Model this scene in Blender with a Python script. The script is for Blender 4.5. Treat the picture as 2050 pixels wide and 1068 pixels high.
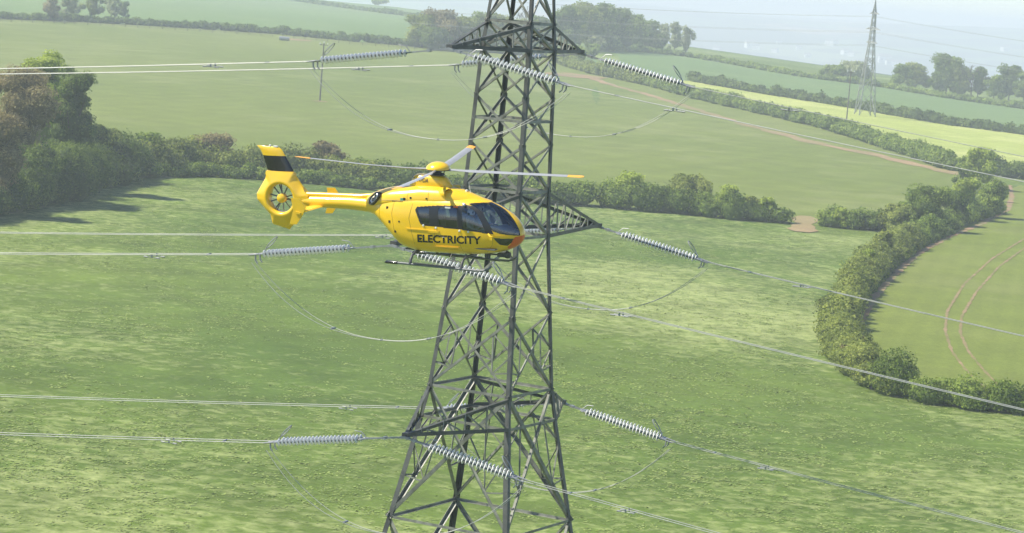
import bpy, bmesh, math, random
import numpy as np
from mathutils import Vector, Matrix
from mathutils.geometry import delaunay_2d_cdt

for o in list(bpy.data.objects):
    bpy.data.objects.remove(o)
scn = bpy.context.scene
COL = scn.collection
random.seed(7)
rng = np.random.default_rng(11)

# ------------------------------------------------------------------ camera
FPX, PITCH, ROLL = 5300.0, 0.1053, 0.082          # focal length in photo pixels (2050 wide)
_F = np.array([0, math.cos(PITCH), -math.sin(PITCH)])
_U0 = np.array([0, math.sin(PITCH), math.cos(PITCH)])
_R0 = np.array([1.0, 0, 0])
CR = math.cos(ROLL) * _R0 + math.sin(ROLL) * _U0
CU = -math.sin(ROLL) * _R0 + math.cos(ROLL) * _U0
CF = _F
cam = bpy.data.cameras.new("camera")
cam_o = bpy.data.objects.new("camera", cam)
COL.objects.link(cam_o)
cam_o.matrix_world = Matrix(((CR[0], CU[0], -CF[0], 0), (CR[1], CU[1], -CF[1], 0),
                             (CR[2], CU[2], -CF[2], 0), (0, 0, 0, 1)))
cam.sensor_width = 36.0
cam.lens = 36.0 * FPX / 2050.0
cam.clip_start = 1.0
cam.clip_end = 40000.0
cam.dof.use_dof = True
cam.dof.focus_distance = 93.0
cam.dof.aperture_fstop = 5.6
scn.camera = cam_o

# ------------------------------------------------------------------ sky, sun, exposure
SUN_EL, SUN_AZ = math.radians(50), math.radians(-92)     # azimuth from +Y (view direction), negative = left
world = bpy.data.worlds.new("World")
scn.world = world
world.use_nodes = True
wn = world.node_tree.nodes
wl = world.node_tree.links
sky = wn.new("ShaderNodeTexSky")
sky.sky_type = 'NISHITA'
sky.sun_disc = False
sky.sun_elevation = SUN_EL
sky.sun_rotation = SUN_AZ
sky.altitude = 2300
sky.air_density = 1.0
sky.dust_density = 1.1
sky.ozone_density = 3.4
wn["Background"].inputs["Strength"].default_value = 0.106
wl.new(sky.outputs[0], wn["Background"].inputs["Color"])
sl = bpy.data.lights.new("sun", 'SUN')
sl.energy = 4.7
sl.angle = math.radians(0.6)
sl.color = (1.0, 0.94, 0.80)
so = bpy.data.objects.new("sun", sl)
COL.objects.link(so)
_sd = Vector((math.sin(SUN_AZ) * math.cos(SUN_EL), math.cos(SUN_AZ) * math.cos(SUN_EL), math.sin(SUN_EL)))
so.rotation_euler = _sd.to_track_quat('Z', 'Y').to_euler()
so.location = (-200, 100, 300)
vs = scn.view_settings
vs.view_transform = 'Standard'
vs.look = 'None'
vs.exposure = 0.75
vs.gamma = 1.0
vs.use_curve_mapping = False
scn.cycles.volume_bounces = 2
scn.cycles.max_bounces = 8
scn.cycles.transparent_max_bounces = 12
scn.cycles.use_denoising = True
scn.cycles.volume_max_steps = 64

# ------------------------------------------------------------------ helpers
def tag(o, label=None, cat=None, group=None, kind=None):
    if label: o["label"] = label
    if cat: o["category"] = cat
    if group: o["group"] = group
    if kind: o["kind"] = kind
    return o

def link(name, me, mat=None, parent=None):
    o = bpy.data.objects.new(name, me)
    COL.objects.link(o)
    if mat is not None and len(me.materials) == 0:
        me.materials.append(mat)
    if parent is not None:
        o.parent = parent
    return o

def empty(name, loc=(0, 0, 0), rz=0.0, M=None):
    o = bpy.data.objects.new(name, None)
    o.empty_display_size = 0.5
    COL.objects.link(o)
    if M is not None:
        o.matrix_world = M
    else:
        o.location = loc
        o.rotation_euler = (0, 0, rz)
    return o

def mesh_np(name, V, Fc, smooth=False):
    """V (n,3) array; Fc array (m,3|4) or list of tuples"""
    me = bpy.data.meshes.new(name)
    V = np.asarray(V, dtype=np.float32)
    if isinstance(Fc, np.ndarray):
        k = Fc.shape[1]
        me.vertices.add(len(V)); me.vertices.foreach_set("co", V.ravel())
        me.loops.add(Fc.size); me.loops.foreach_set("vertex_index", Fc.ravel().astype(np.int32))
        me.polygons.add(len(Fc))
        me.polygons.foreach_set("loop_start", np.arange(0, Fc.size, k, dtype=np.int32))
        me.polygons.foreach_set("loop_total", np.full(len(Fc), k, dtype=np.int32))
        me.update(calc_edges=True)
    else:
        me.from_pydata([tuple(map(float, v)) for v in V], [], Fc)
    if smooth:
        me.polygons.foreach_set("use_smooth", np.ones(len(me.polygons), dtype=bool))
    return me

class MB:
    """collects shapes into one mesh"""
    def __init__(self):
        self.v = []; self.f = []
    def add(self, V, F):
        b = len(self.v)
        self.v += [tuple(map(float, p)) for p in V]
        self.f += [tuple(b + i for i in f) for f in F]
        return self
    def box(self, c, s, M=None):
        V = []
        for dx in (-.5, .5):
            for dy in (-.5, .5):
                for dz in (-.5, .5):
                    p = Vector((c[0] + dx * s[0], c[1] + dy * s[1], c[2] + dz * s[2]))
                    if M is not None: p = M @ p
                    V.append(p)
        return self.add(V, [(0, 1, 3, 2), (4, 6, 7, 5), (0, 4, 5, 1), (2, 3, 7, 6), (0, 2, 6, 4), (1, 5, 7, 3)])
    def tube(self, pts, r, n=6, cap=True):
        pts = [np.array(p, float) for p in pts]
        rs = r if hasattr(r, '__len__') else [r] * len(pts)
        V = []; up = None
        for i, p in enumerate(pts):
            a = pts[max(i - 1, 0)]; b = pts[min(i + 1, len(pts) - 1)]
            d = b - a; d = d / (np.linalg.norm(d) + 1e-12)
            if up is None:
                up = np.array([0, 0, 1.]) if abs(d[2]) < .9 else np.array([1., 0, 0])
            e1 = np.cross(d, up); e1 /= np.linalg.norm(e1) + 1e-12
            e2 = np.cross(e1, d); up = e2
            for k in range(n):
                t = 2 * math.pi * k / n
                V.append(p + rs[i] * (math.cos(t) * e1 + math.sin(t) * e2))
        F = []
        for i in range(len(pts) - 1):
            for k in range(n):
                a = i * n + k; b = i * n + (k + 1) % n
                F.append((a, b, b + n, a + n))
        if cap:
            F.append(tuple(range(n - 1, -1, -1)))
            F.append(tuple(range((len(pts) - 1) * n, len(pts) * n)))
        return self.add(V, F)
    def angle(self, p, q, w, t, e1, e2):
        """steel angle section from p to q, flanges along e1 and e2 from the corner p-q"""
        p = np.array(p, float); q = np.array(q, float)
        d = q - p; d /= np.linalg.norm(d)
        e1 = np.array(e1, float); e1 -= d * (e1 @ d); e1 /= np.linalg.norm(e1)
        e2 = np.array(e2, float); e2 -= d * (e2 @ d); e2 -= e1 * (e2 @ e1); e2 /= np.linalg.norm(e2)
        pr = [(0, 0), (w, 0), (w, t), (t, t), (t, w), (0, w)]
        V = [p + a * e1 + b * e2 for a, b in pr] + [q + a * e1 + b * e2 for a, b in pr]
        F = [(i, (i + 1) % 6, (i + 1) % 6 + 6, i + 6) for i in range(6)] + [(5, 4, 3, 2, 1, 0), (6, 7, 8, 9, 10, 11)]
        return self.add(V, F)
    def lathe(self, prof, n=12, M=None):
        """profile of (r, z) round local z"""
        V = []
        for r, z in prof:
            for k in range(n):
                t = 2 * math.pi * k / n
                p = Vector((r * math.cos(t), r * math.sin(t), z))
                if M is not None: p = M @ p
                V.append(p)
        F = []
        for i in range(len(prof) - 1):
            for k in range(n):
                a = i * n + k; b = i * n + (k + 1) % n
                F.append((a, b, b + n, a + n))
        return self.add(V, F)
    def prism(self, poly, ax, lo, hi):
        """poly in the plane normal to axis ax ('x','y','z'), extruded lo..hi"""
        def P(a, b, c):
            return {'x': (c, a, b), 'y': (a, c, b), 'z': (a, b, c)}[ax]
        n = len(poly)
        V = [P(a, b, lo) for a, b in poly] + [P(a, b, hi) for a, b in poly]
        F = [(i, (i + 1) % n, (i + 1) % n + n, i + n) for i in range(n)] + [tuple(range(n - 1, -1, -1)), tuple(range(n, 2 * n))]
        return self.add(V, F)
    def build(self, name, mat, parent=None, smooth=False, fix=True):
        me = bpy.data.meshes.new(name)
        me.from_pydata(self.v, [], self.f)
        if fix:
            bm = bmesh.new(); bm.from_mesh(me)
            bmesh.ops.recalc_face_normals(bm, faces=bm.faces)
            bm.to_mesh(me); bm.free()
        if smooth:
            me.polygons.foreach_set("use_smooth", np.ones(len(me.polygons), dtype=bool))
            try: me.set_sharp_from_angle(angle=math.radians(40))
            except Exception: pass
        return link(name, me, mat, parent)

# ------------------------------------------------------------------ materials
def new_mat(name):
    m = bpy.data.materials.new(name); m.use_nodes = True
    nt = m.node_tree
    return m, nt, nt.nodes["Principled BSDF"]

def simple(name, col, rough=.5, metal=0.0, var=0.12, scale=3.0, bump=0.0, coat=0.0):
    m, nt, b = new_mat(name)
    tc = nt.nodes.new("ShaderNodeTexCoord")
    nz = nt.nodes.new("ShaderNodeTexNoise"); nz.inputs["Scale"].default_value = scale
    nz.inputs["Detail"].default_value = 5
    nt.links.new(tc.outputs["Object"], nz.inputs["Vector"])
    rp = nt.nodes.new("ShaderNodeValToRGB")
    rp.color_ramp.elements[0].position = .3; rp.color_ramp.elements[1].position = .7
    rp.color_ramp.elements[0].color = tuple(c * (1 - var) for c in col) + (1,)
    rp.color_ramp.elements[1].color = tuple(min(1, c * (1 + var)) for c in col) + (1,)
    nt.links.new(nz.outputs["Fac"], rp.inputs[0])
    nt.links.new(rp.outputs[0], b.inputs["Base Color"])
    b.inputs["Roughness"].default_value = rough
    b.inputs["Metallic"].default_value = metal
    b.inputs["Coat Weight"].default_value = coat
    b.inputs["Coat Roughness"].default_value = .06
    if bump:
        bp = nt.nodes.new("ShaderNodeBump"); bp.inputs["Strength"].default_value = bump
        nt.links.new(nz.outputs["Fac"], bp.inputs["Height"]); nt.links.new(bp.outputs[0], b.inputs["Normal"])
    return m

# drifts of paler seeding grass in the meadow: centre x, y (metres), radius, strength
DRIFTS = [(26, 330, 75, .16), (20, 225, 34, .10), (-22, 222, 26, .10), (48, 215, 30, .12), (-42, 480, 60, .10), (-60, 300, 50, -.12), (-10, 285, 32, -.10), (52, 440, 50, .05)]
def add_drifts(nt, tc, src):
    N = nt.nodes; L = nt.links
    for x, y, r, k in DRIFTS:
        d = N.new("ShaderNodeVectorMath"); d.operation = 'DISTANCE'
        L.new(tc.outputs["Object"], d.inputs[0]); d.inputs[1].default_value = (x, y, -38)
        m = N.new("ShaderNodeMapRange"); m.interpolation_type = 'SMOOTHSTEP'
        m.inputs["From Min"].default_value = 0; m.inputs["From Max"].default_value = r
        m.inputs["To Min"].default_value = k; m.inputs["To Max"].default_value = 0
        L.new(d.outputs["Value"], m.inputs["Value"])
        a = N.new("ShaderNodeMath"); a.operation = 'ADD'
        L.new(src, a.inputs[0]); L.new(m.outputs[0], a.inputs[1]); src = a.outputs[0]
    return src

def grass(name, dark, mid, light, patch=0.25, big=0.012, small=0.5, lo=.5, hi=.68, bump=.3, streak=None, drifts=False, mottle=.12):
    """field surface: big soft tone changes, patches of paler seeding grass, fine grain"""
    m, nt, b = new_mat(name)
    N = nt.nodes; L = nt.links
    tc = N.new("ShaderNodeTexCoord")
    def noise(scale, detail, rough=.5, vec=None, dist=0.0):
        n = N.new("ShaderNodeTexNoise"); n.inputs["Scale"].default_value = scale
        n.inputs["Detail"].default_value = detail; n.inputs["Roughness"].default_value = rough
        n.inputs["Distortion"].default_value = dist
        L.new(vec or tc.outputs["Object"], n.inputs["Vector"]); return n
    nb = noise(big, 3); nm = noise(patch, 3, .6, dist=.4); ns = noise(small * 4, 4, .7)
    r1 = N.new("ShaderNodeValToRGB"); r1.color_ramp.elements[0].position = .35; r1.color_ramp.elements[1].position = .65
    r1.color_ramp.elements[0].color = (*dark, 1); r1.color_ramp.elements[1].color = (*mid, 1)
    L.new(nb.outputs["Fac"], r1.inputs[0])
    # pale patches: fine patch noise pushed by the big noise so that they gather in drifts
    ad = N.new("ShaderNodeMath"); ad.operation = 'MULTIPLY_ADD'
    nb2 = noise(big * 1.7, 2); L.new(nb2.outputs["Fac"], ad.inputs[0]); ad.inputs[1].default_value = .9
    L.new(nm.outputs["Fac"], ad.inputs[2])
    asrc = ad.outputs[0]
    if drifts: asrc = add_drifts(nt, tc, asrc)
    mr = N.new("ShaderNodeMapRange"); mr.inputs["From Min"].default_value = lo + .45; mr.inputs["From Max"].default_value = hi + .45
    L.new(asrc, mr.inputs["Value"])
    mx = N.new("ShaderNodeMix"); mx.data_type = 'RGBA'
    L.new(mr.outputs[0], mx.inputs["Factor"]); L.new(r1.outputs[0], mx.inputs["A"]); mx.inputs["B"].default_value = (*light, 1)
    # grain
    gr = N.new("ShaderNodeMapRange"); gr.inputs["From Min"].default_value = .3; gr.inputs["From Max"].default_value = .7
    gr.inputs["To Min"].default_value = .8; gr.inputs["To Max"].default_value = 1.2
    L.new(ns.outputs["Fac"], gr.inputs["Value"])
    ml = N.new("ShaderNodeMix"); ml.data_type = 'RGBA'; ml.blend_type = 'MULTIPLY'; ml.inputs["Factor"].default_value = 1
    L.new(mx.outputs["Result"], ml.inputs["A"]); L.new(gr.outputs[0], ml.inputs["B"])
    out = ml.outputs["Result"]
    # soft tone mottling at the scale of a few strides
    nq = noise(.11, 4, .6); nr = N.new("ShaderNodeMapRange")
    nr.inputs["From Min"].default_value = .3; nr.inputs["From Max"].default_value = .7
    nr.inputs["To Min"].default_value = 1 - mottle; nr.inputs["To Max"].default_value = 1 + mottle
    L.new(nq.outputs["Fac"], nr.inputs["Value"])
    m3 = N.new("ShaderNodeMix"); m3.data_type = 'RGBA'; m3.blend_type = 'MULTIPLY'; m3.inputs["Factor"].default_value = 1
    L.new(out, m3.inputs["A"]); L.new(nr.outputs[0], m3.inputs["B"]); out = m3.outputs["Result"]
    if streak:
        # drilling lines: (angle, spacing metres, strength)
        ang, sp, st = streak
        mp = N.new("ShaderNodeMapping"); mp.inputs["Rotation"].default_value = (0, 0, ang)
        L.new(tc.outputs["Object"], mp.inputs["Vector"])
        wv = N.new("ShaderNodeTexWave"); wv.inputs["Scale"].default_value = 1 / sp * .314; wv.inputs["Distortion"].default_value = .6
        wv.inputs["Detail"].default_value = 2
        L.new(mp.outputs[0], wv.inputs["Vector"])
        wr = N.new("ShaderNodeMapRange"); wr.inputs["To Min"].default_value = 1 - st; wr.inputs["To Max"].default_value = 1 + st
        L.new(wv.outputs["Fac"], wr.inputs["Value"])
        m2 = N.new("ShaderNodeMix"); m2.data_type = 'RGBA'; m2.blend_type = 'MULTIPLY'; m2.inputs["Factor"].default_value = 1
        L.new(out, m2.inputs["A"]); L.new(wr.outputs[0], m2.inputs["B"]); out = m2.outputs["Result"]
    L.new(out, b.inputs["Base Color"])
    b.inputs["Roughness"].default_value = .9
    b.inputs["Specular IOR Level"].default_value = .15
    bp = N.new("ShaderNodeBump"); bp.inputs["Strength"].default_value = bump; bp.inputs["Distance"].default_value = .3
    L.new(nm.outputs["Fac"], bp.inputs["Height"]); L.new(bp.outputs[0], b.inputs["Normal"])
    return m

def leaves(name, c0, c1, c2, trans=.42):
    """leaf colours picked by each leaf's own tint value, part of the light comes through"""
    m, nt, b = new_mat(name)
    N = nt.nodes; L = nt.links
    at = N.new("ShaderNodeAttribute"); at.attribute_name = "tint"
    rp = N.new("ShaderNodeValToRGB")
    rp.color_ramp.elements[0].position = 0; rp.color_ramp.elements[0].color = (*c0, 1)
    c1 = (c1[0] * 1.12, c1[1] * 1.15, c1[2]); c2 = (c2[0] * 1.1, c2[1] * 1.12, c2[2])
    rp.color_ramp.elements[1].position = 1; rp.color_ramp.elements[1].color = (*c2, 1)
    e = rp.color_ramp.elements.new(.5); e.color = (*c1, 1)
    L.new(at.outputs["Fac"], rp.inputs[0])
    L.new(rp.outputs[0], b.inputs["Base Color"])
    b.inputs["Roughness"].default_value = .7
    b.inputs["Specular IOR Level"].default_value = .2
    tr = N.new("ShaderNodeBsdfTranslucent"); L.new(rp.outputs[0], tr.inputs["Color"])
    mx = N.new("ShaderNodeMixShader"); mx.inputs[0].default_value = trans
    L.new(b.outputs[0], mx.inputs[1]); L.new(tr.outputs[0], mx.inputs[2])
    L.new(mx.outputs[0], N["Material Output"].inputs["Surface"])
    return m

M = {}
M['meadow'] = grass('meadow_grass', (.068, .116, .018), (.112, .160, .027), (.26, .30, .11), patch=.7, big=.012, lo=.48, hi=.80, drifts=True, mottle=.22, bump=.05)
M['midfield'] = grass('cropped_pasture', (.124, .160, .030), (.150, .182, .038), (.185, .21, .065), patch=.05, big=.006, lo=.5, hi=.8, bump=.1, streak=(.35, 9, .03))
M['rightfield'] = grass('young_crop', (.135, .172, .030), (.158, .190, .038), (.165, .19, .05), patch=.05, big=.008, lo=.5, hi=.8, bump=.1, streak=(.2, 3, .03))
M['yellowfield'] = grass('buttercup_pasture', (.27, .325, .075), (.32, .365, .09), (.38, .41, .13), patch=.08, big=.012, lo=.45, hi=.7, bump=.1)
M['tealfield'] = grass('winter_wheat', (.105, .168, .055), (.12, .185, .062), (.14, .20, .07), patch=.03, big=.005, lo=.5, hi=.8, bump=.05, streak=(.5, 8, .03))
M['leftfield'] = grass('far_pasture', (.115, .180, .055), (.13, .20, .062), (.16, .215, .075), patch=.03, big=.004, lo=.5, hi=.8, bump=.05)
M['soil'] = grass('red_soil', (.25, .165, .10), (.30, .20, .12), (.20, .19, .09), patch=.3, big=.05, lo=.5, hi=.7, bump=.1)
M['soilgrass'] = grass('thin_soil_and_grass', (.22, .19, .09), (.29, .205, .115), (.32, .21, .13), patch=.15, big=.02, lo=.5, hi=.7, bump=.1)
M['track'] = grass('pressed_wheel_rut', (.17, .16, .062), (.25, .19, .10), (.29, .20, .12), patch=.3, big=.08, lo=.5, hi=.7, bump=.1)
M['strawgrass'] = grass('rank_yellow_grass', (.15, .20, .055), (.20, .23, .075), (.30, .29, .13), patch=.2, big=.03, lo=.5, hi=.7)
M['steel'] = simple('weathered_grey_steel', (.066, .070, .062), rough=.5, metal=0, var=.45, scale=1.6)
M['steel_sunlit'] = simple('sunlit_brace_steel', (.19, .195, .165), rough=.42, var=.4, scale=2.5)  # braces paler than the legs: sunlight on their flanges put into the colour
M['hard'] = simple('galvanised_fittings', (.30, .31, .32), rough=.45, metal=.4, var=.15, scale=6)
M['porcelain'] = simple('grey_glazed_discs', (.74, .745, .74), rough=.25, var=.08, scale=5, coat=.3)
M['wire'] = simple('aluminium_conductor', (.36, .37, .345), rough=.5, metal=.1, var=.1, scale=2)
M['farsteel'] = simple('haze_paled_steel', (.30, .31, .30), rough=.6)  # paler than the near pylon's steel: distance haze put into the colour
M['yellow'] = simple('yellow_gloss_paint', (.86, .53, .012), rough=.28, var=.025, scale=2, coat=.6)
M['yellow_m'] = simple('yellow_trim_paint', (.80, .50, .015), rough=.35, var=.03, scale=4, coat=.2)
M['black'] = simple('black_gloss_paint', (.010, .010, .011), rough=.25, var=.1, coat=.3)
M['seal'] = simple('black_window_surround', (.016, .017, .019), rough=.32, var=.1)
M['dark'] = simple('dark_grey_metal', (.035, .037, .04), rough=.5, var=.2)
M['red'] = simple('red_orange_paint', (.70, .13, .03), rough=.3, var=.05, coat=.4)
M['grey'] = simple('grey_tube_paint', (.13, .14, .145), rough=.4, var=.1)
M['blade'] = simple('blade_grey', (.30, .31, .33), rough=.4, var=.06, scale=1.5)
M['orange'] = simple('blade_tip_orange', (.85, .40, .05), rough=.4, var=.05)
M['silver'] = simple('bare_metal', (.62, .60, .56), rough=.25, metal=.9, var=.05)
M['white'] = simple('white_plastic', (.75, .75, .72), rough=.4, var=.04)
M['cloth'] = simple('seat_cloth', (.09, .10, .11), rough=.9, var=.2)
M['lining'] = simple('cabin_lining', (.13, .135, .14), rough=.9, var=.1)
M['suit'] = simple('flight_suit_cloth', (.20, .25, .28), rough=.9, var=.2, scale=8)
M['skin'] = simple('skin', (.45, .27, .20), rough=.6, var=.05)
M['ink'] = simple('brown_black_print', (.06, .045, .02), rough=.5)
M['intake'] = simple('intake_recess_shade', (.16, .08, .02), rough=.8)  # dark orange: shade inside the intake recess put into the colour
M['teal'] = simple('teal_mark', (.05, .35, .30), rough=.4)
M['seam'] = simple('panel_seam', (.40, .24, .01), rough=.5)
M['wood'] = simple('weathered_pole_wood', (.13, .12, .10), rough=.9, var=.3, scale=3)
M['bark'] = simple('bark', (.10, .085, .065), rough=.95, var=.3, scale=2, bump=.3)
M['tuft'] = leaves('seeding_grass_tufts', (.16, .215, .05), (.21, .262, .075), (.28, .32, .115), trans=.0)
M['houses'] = simple('white_render', (.78, .77, .73), rough=.8)
M['roofs'] = simple('slate_roof', (.16, .14, .13), rough=.8)
M['leaf_green'] = leaves('fresh_green_leaves', (.05, .085, .016), (.16, .225, .040), (.32, .39, .085))
M['leaf_dark'] = leaves('dark_green_leaves', (.035, .06, .016), (.10, .15, .032), (.21, .27, .06))
M['leaf_olive'] = leaves('olive_leaves', (.07, .09, .02), (.20, .24, .055), (.35, .38, .095))
M['leaf_bronze'] = leaves('bronze_spring_leaves', (.10, .085, .04), (.26, .21, .11), (.38, .32, .17))
M['leaf_lime'] = leaves('lime_spring_leaves', (.11, .15, .03), (.30, .37, .06), (.46, .52, .11))
M['leaf_pale'] = leaves('pale_willow_leaves', (.13, .15, .08), (.30, .33, .18), (.45, .47, .28))

def glass_mat(name, tint, base_refl=.05):
    m, nt, b = new_mat(name)
    N = nt.nodes; L = nt.links
    N.remove(b)
    tr = N.new("ShaderNodeBsdfTransparent"); tr.inputs[0].default_value = (*tint, 1)
    gl = N.new("ShaderNodeBsdfGlossy"); gl.inputs["Roughness"].default_value = .03
    gl.inputs["Color"].default_value = (.9, .93, 1, 1)
    fr = N.new("ShaderNodeFresnel"); fr.inputs[0].default_value = 1.5
    ad = N.new("ShaderNodeMath"); ad.operation = 'ADD'; ad.inputs[1].default_value = base_refl; ad.use_clamp = True
    nz = N.new("ShaderNodeTexNoise"); nz.inputs["Scale"].default_value = 2.0
    bp = N.new("ShaderNodeBump"); bp.inputs["Strength"].default_value = .05
    L.new(nz.outputs["Fac"], bp.inputs["Height"]); L.new(bp.outputs[0], gl.inputs["Normal"])
    L.new(fr.outputs[0], ad.inputs[0])
    mx = N.new("ShaderNodeMixShader"); L.new(ad.outputs[0], mx.inputs[0])
    L.new(tr.outputs[0], mx.inputs[1]); L.new(gl.outputs[0], mx.inputs[2])
    L.new(mx.outputs[0], N["Material Output"].inputs["Surface"])
    return m
M['glass'] = glass_mat('tinted_acrylic', (.70, .77, .85), .07)
M['glass_dark'] = glass_mat('dark_tinted_acrylic', (.52, .56, .60), .07)

def lamp_mat(name, col, s):
    m, nt, b = new_mat(name)
    b.inputs["Base Color"].default_value = (*col, 1)
    b.inputs["Emission Color"].default_value = (*col, 1)
    b.inputs["Emission Strength"].default_value = s
    return m
M['lamp'] = lamp_mat('lit_lamp', (1, .85, .65), 6)

# ------------------------------------------------------------------ terrain
def sstep(t):
    t = np.clip(t, 0, 1); return t * t * (3 - 2 * t)

def crest(a):
    return np.interp(a, [-.2, -.05, -.02, .03, .07, .19], [2700, 2400, 2000, 1740, 1625, 1330])

def ground(x, y):
    x = np.asarray(x, float); y = np.asarray(y, float)
    a = x / np.maximum(y, 200.0)
    rise = np.interp(a, [-.2, 0, .03, .07, .19], [10, 10, 10, 8, 2])
    z = -38 + rise * sstep((y - 600) / 900)
    z = z + .35 * np.sin(x / 31 + 1) * np.sin(y / 43) * sstep((700 - y) / 300)
    C = crest(a)
    z = z - (z + 150) * sstep((y - C) / 2100)
    far = np.interp(a, [-.3, -.1, .03, .11, .19, .3], [-60, -60, -46, -33, 2, 10])
    far = far + 6 * np.sin(x / 420 + .7) + 4 * np.sin(x / 190)
    t = sstep((y - 5200) / 3800)
    roll = 14 * np.sin(x / 520 + y / 900) * np.sin(y / 640 + 1.0) * sstep((y - 3800) / 1500)
    z = z + (far + 150) * t + roll * (1 - .7 * t)
    return z

def G(px, py, start=60):
    """point of the ground seen at photo pixel (px,py)"""
    q = CF + CR * (px - 1025) / FPX + CU * (534 - py) / FPX
    ts = np.geomspace(start, 13000, 1500)
    P = q[None, :] * ts[:, None]
    below = P[:, 2] < ground(P[:, 0], P[:, 1])
    if not below.any():
        t = ts[-1]
    else:
        i = int(np.argmax(below)); lo, hi = ts[max(i - 1, 0)], ts[i]
        for _ in range(30):
            m = .5 * (lo + hi); p = q * m
            if p[2] < float(ground(p[0], p[1])): hi = m
            else: lo = m
        t = hi
    p = q * t
    return np.array([p[0], p[1], float(ground(p[0], p[1]))])

def PX(P):
    P = np.asarray(P, float); d = P @ CF
    return 1025 + FPX * (P @ CR) / d, 534 - FPX * (P @ CU) / d

def px_per_m(P):
    return FPX / float(np.asarray(P) @ CF)
# ------------------------------------------------------------------ ground sheet
ys = np.concatenate([np.linspace(-250, 100, 12)[:-1], np.geomspace(100, 13000, 330)])
us = np.linspace(-1, 1, 221)
Yg, Ug = np.meshgrid(ys, us, indexing='ij')
Xg = Ug * (160 + .55 * np.abs(Yg))
Zg = ground(Xg, Yg)
nv = len(us)
idx = np.arange(len(ys) * nv).reshape(len(ys), nv)
quads = np.stack([idx[:-1, :-1], idx[:-1, 1:], idx[1:, 1:], idx[1:, :-1]], -1).reshape(-1, 4)
me = mesh_np("ground", np.stack([Xg, Yg, Zg], -1).reshape(-1, 3), quads, smooth=True)
me.materials.append(M['meadow'])
# valley and hills beyond the crest: patchwork of fields and woods
def patchwork():
    m, nt, b = new_mat('valley_patchwork')
    N = nt.nodes; L = nt.links
    tc = N.new("ShaderNodeTexCoord")
    vo = N.new("ShaderNodeTexVoronoi"); vo.inputs["Scale"].default_value = .0035
    mp = N.new("ShaderNodeMapping"); mp.inputs["Scale"].default_value = (1, .6, 1)
    L.new(tc.outputs["Object"], mp.inputs[0]); L.new(mp.outputs[0], vo.inputs["Vector"])
    sp = N.new("ShaderNodeSeparateColor"); L.new(vo.outputs["Color"], sp.inputs[0])
    rp = N.new("ShaderNodeValToRGB"); cr = rp.color_ramp
    cr.interpolation = 'CONSTANT'
    cr.elements[0].position = 0; cr.elements[0].color = (.03, .05, .025, 1)
    cr.elements[1].position = .25; cr.elements[1].color = (.12, .18, .07, 1)
    for p, c in ((.45, (.18, .22, .09)), (.6, (.05, .08, .035)), (.75, (.28, .2, .13)), (.85, (.10, .16, .06))):
        e = cr.elements.new(p); e.color = (*c, 1)
    L.new(sp.outputs[0], rp.inputs[0])
    nz = N.new("ShaderNodeTexNoise"); nz.inputs["Scale"].default_value = .004; nz.inputs["Detail"].default_value = 6
    L.new(tc.outputs["Object"], nz.inputs["Vector"])
    mr = N.new("ShaderNodeMapRange"); mr.inputs["From Min"].default_value = .5; mr.inputs["From Max"].default_value = .56
    L.new(nz.outputs["Fac"], mr.inputs["Value"])
    mx = N.new("ShaderNodeMix"); mx.data_type = 'RGBA'; L.new(mr.outputs[0], mx.inputs["Factor"])
    L.new(rp.outputs[0], mx.inputs["A"]); mx.inputs["B"].default_value = (.035, .055, .028, 1)
    L.new(mx.outputs["Result"], b.inputs["Base Color"]); b.inputs["Roughness"].default_value = .95
    return m
me.materials.append(patchwork())
cx = (Xg[:-1, :-1] + Xg[1:, 1:]) / 2; cy = (Yg[:-1, :-1] + Yg[1:, 1:]) / 2
mi = (cy > crest(cx / np.maximum(cy, 200)) + 60).astype(np.int32).ravel()
me.polygons.foreach_set("material_index", mi)
tag(link("ground", me), "green rolling farmland under the power line, running to hazy hills", kind="structure")

# haze box
hm = bpy.data.materials.new("pale_haze"); hm.use_nodes = True
hn = hm.node_tree.nodes
hn.remove(hn["Principled BSDF"])
pv = hn.new("ShaderNodeVolumePrincipled")
pv.inputs["Color"].default_value = (.84, .90, 1.0, 1)
pv.inputs["Density"].default_value = 0.00030
pv.inputs["Anisotropy"].default_value = 0.0
hm.node_tree.links.new(pv.outputs[0], hn["Material Output"].inputs["Volume"])
hb = MB().box((0, 6400, -70), (15500, 14000, 200)).build("haze", hm)
tag(hb, "pale blue summer haze over the fields and the valley", kind="stuff")

# ------------------------------------------------------------------ field sheets
def densify(pts, step):
    out = []
    n = len(pts)
    for i in range(n):
        a = pts[i]; b = pts[(i + 1) % n]
        k = max(1, int(np.linalg.norm(b - a) / step))
        for j in range(k):
            out.append(a + (b - a) * j / k)
    return out

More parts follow.
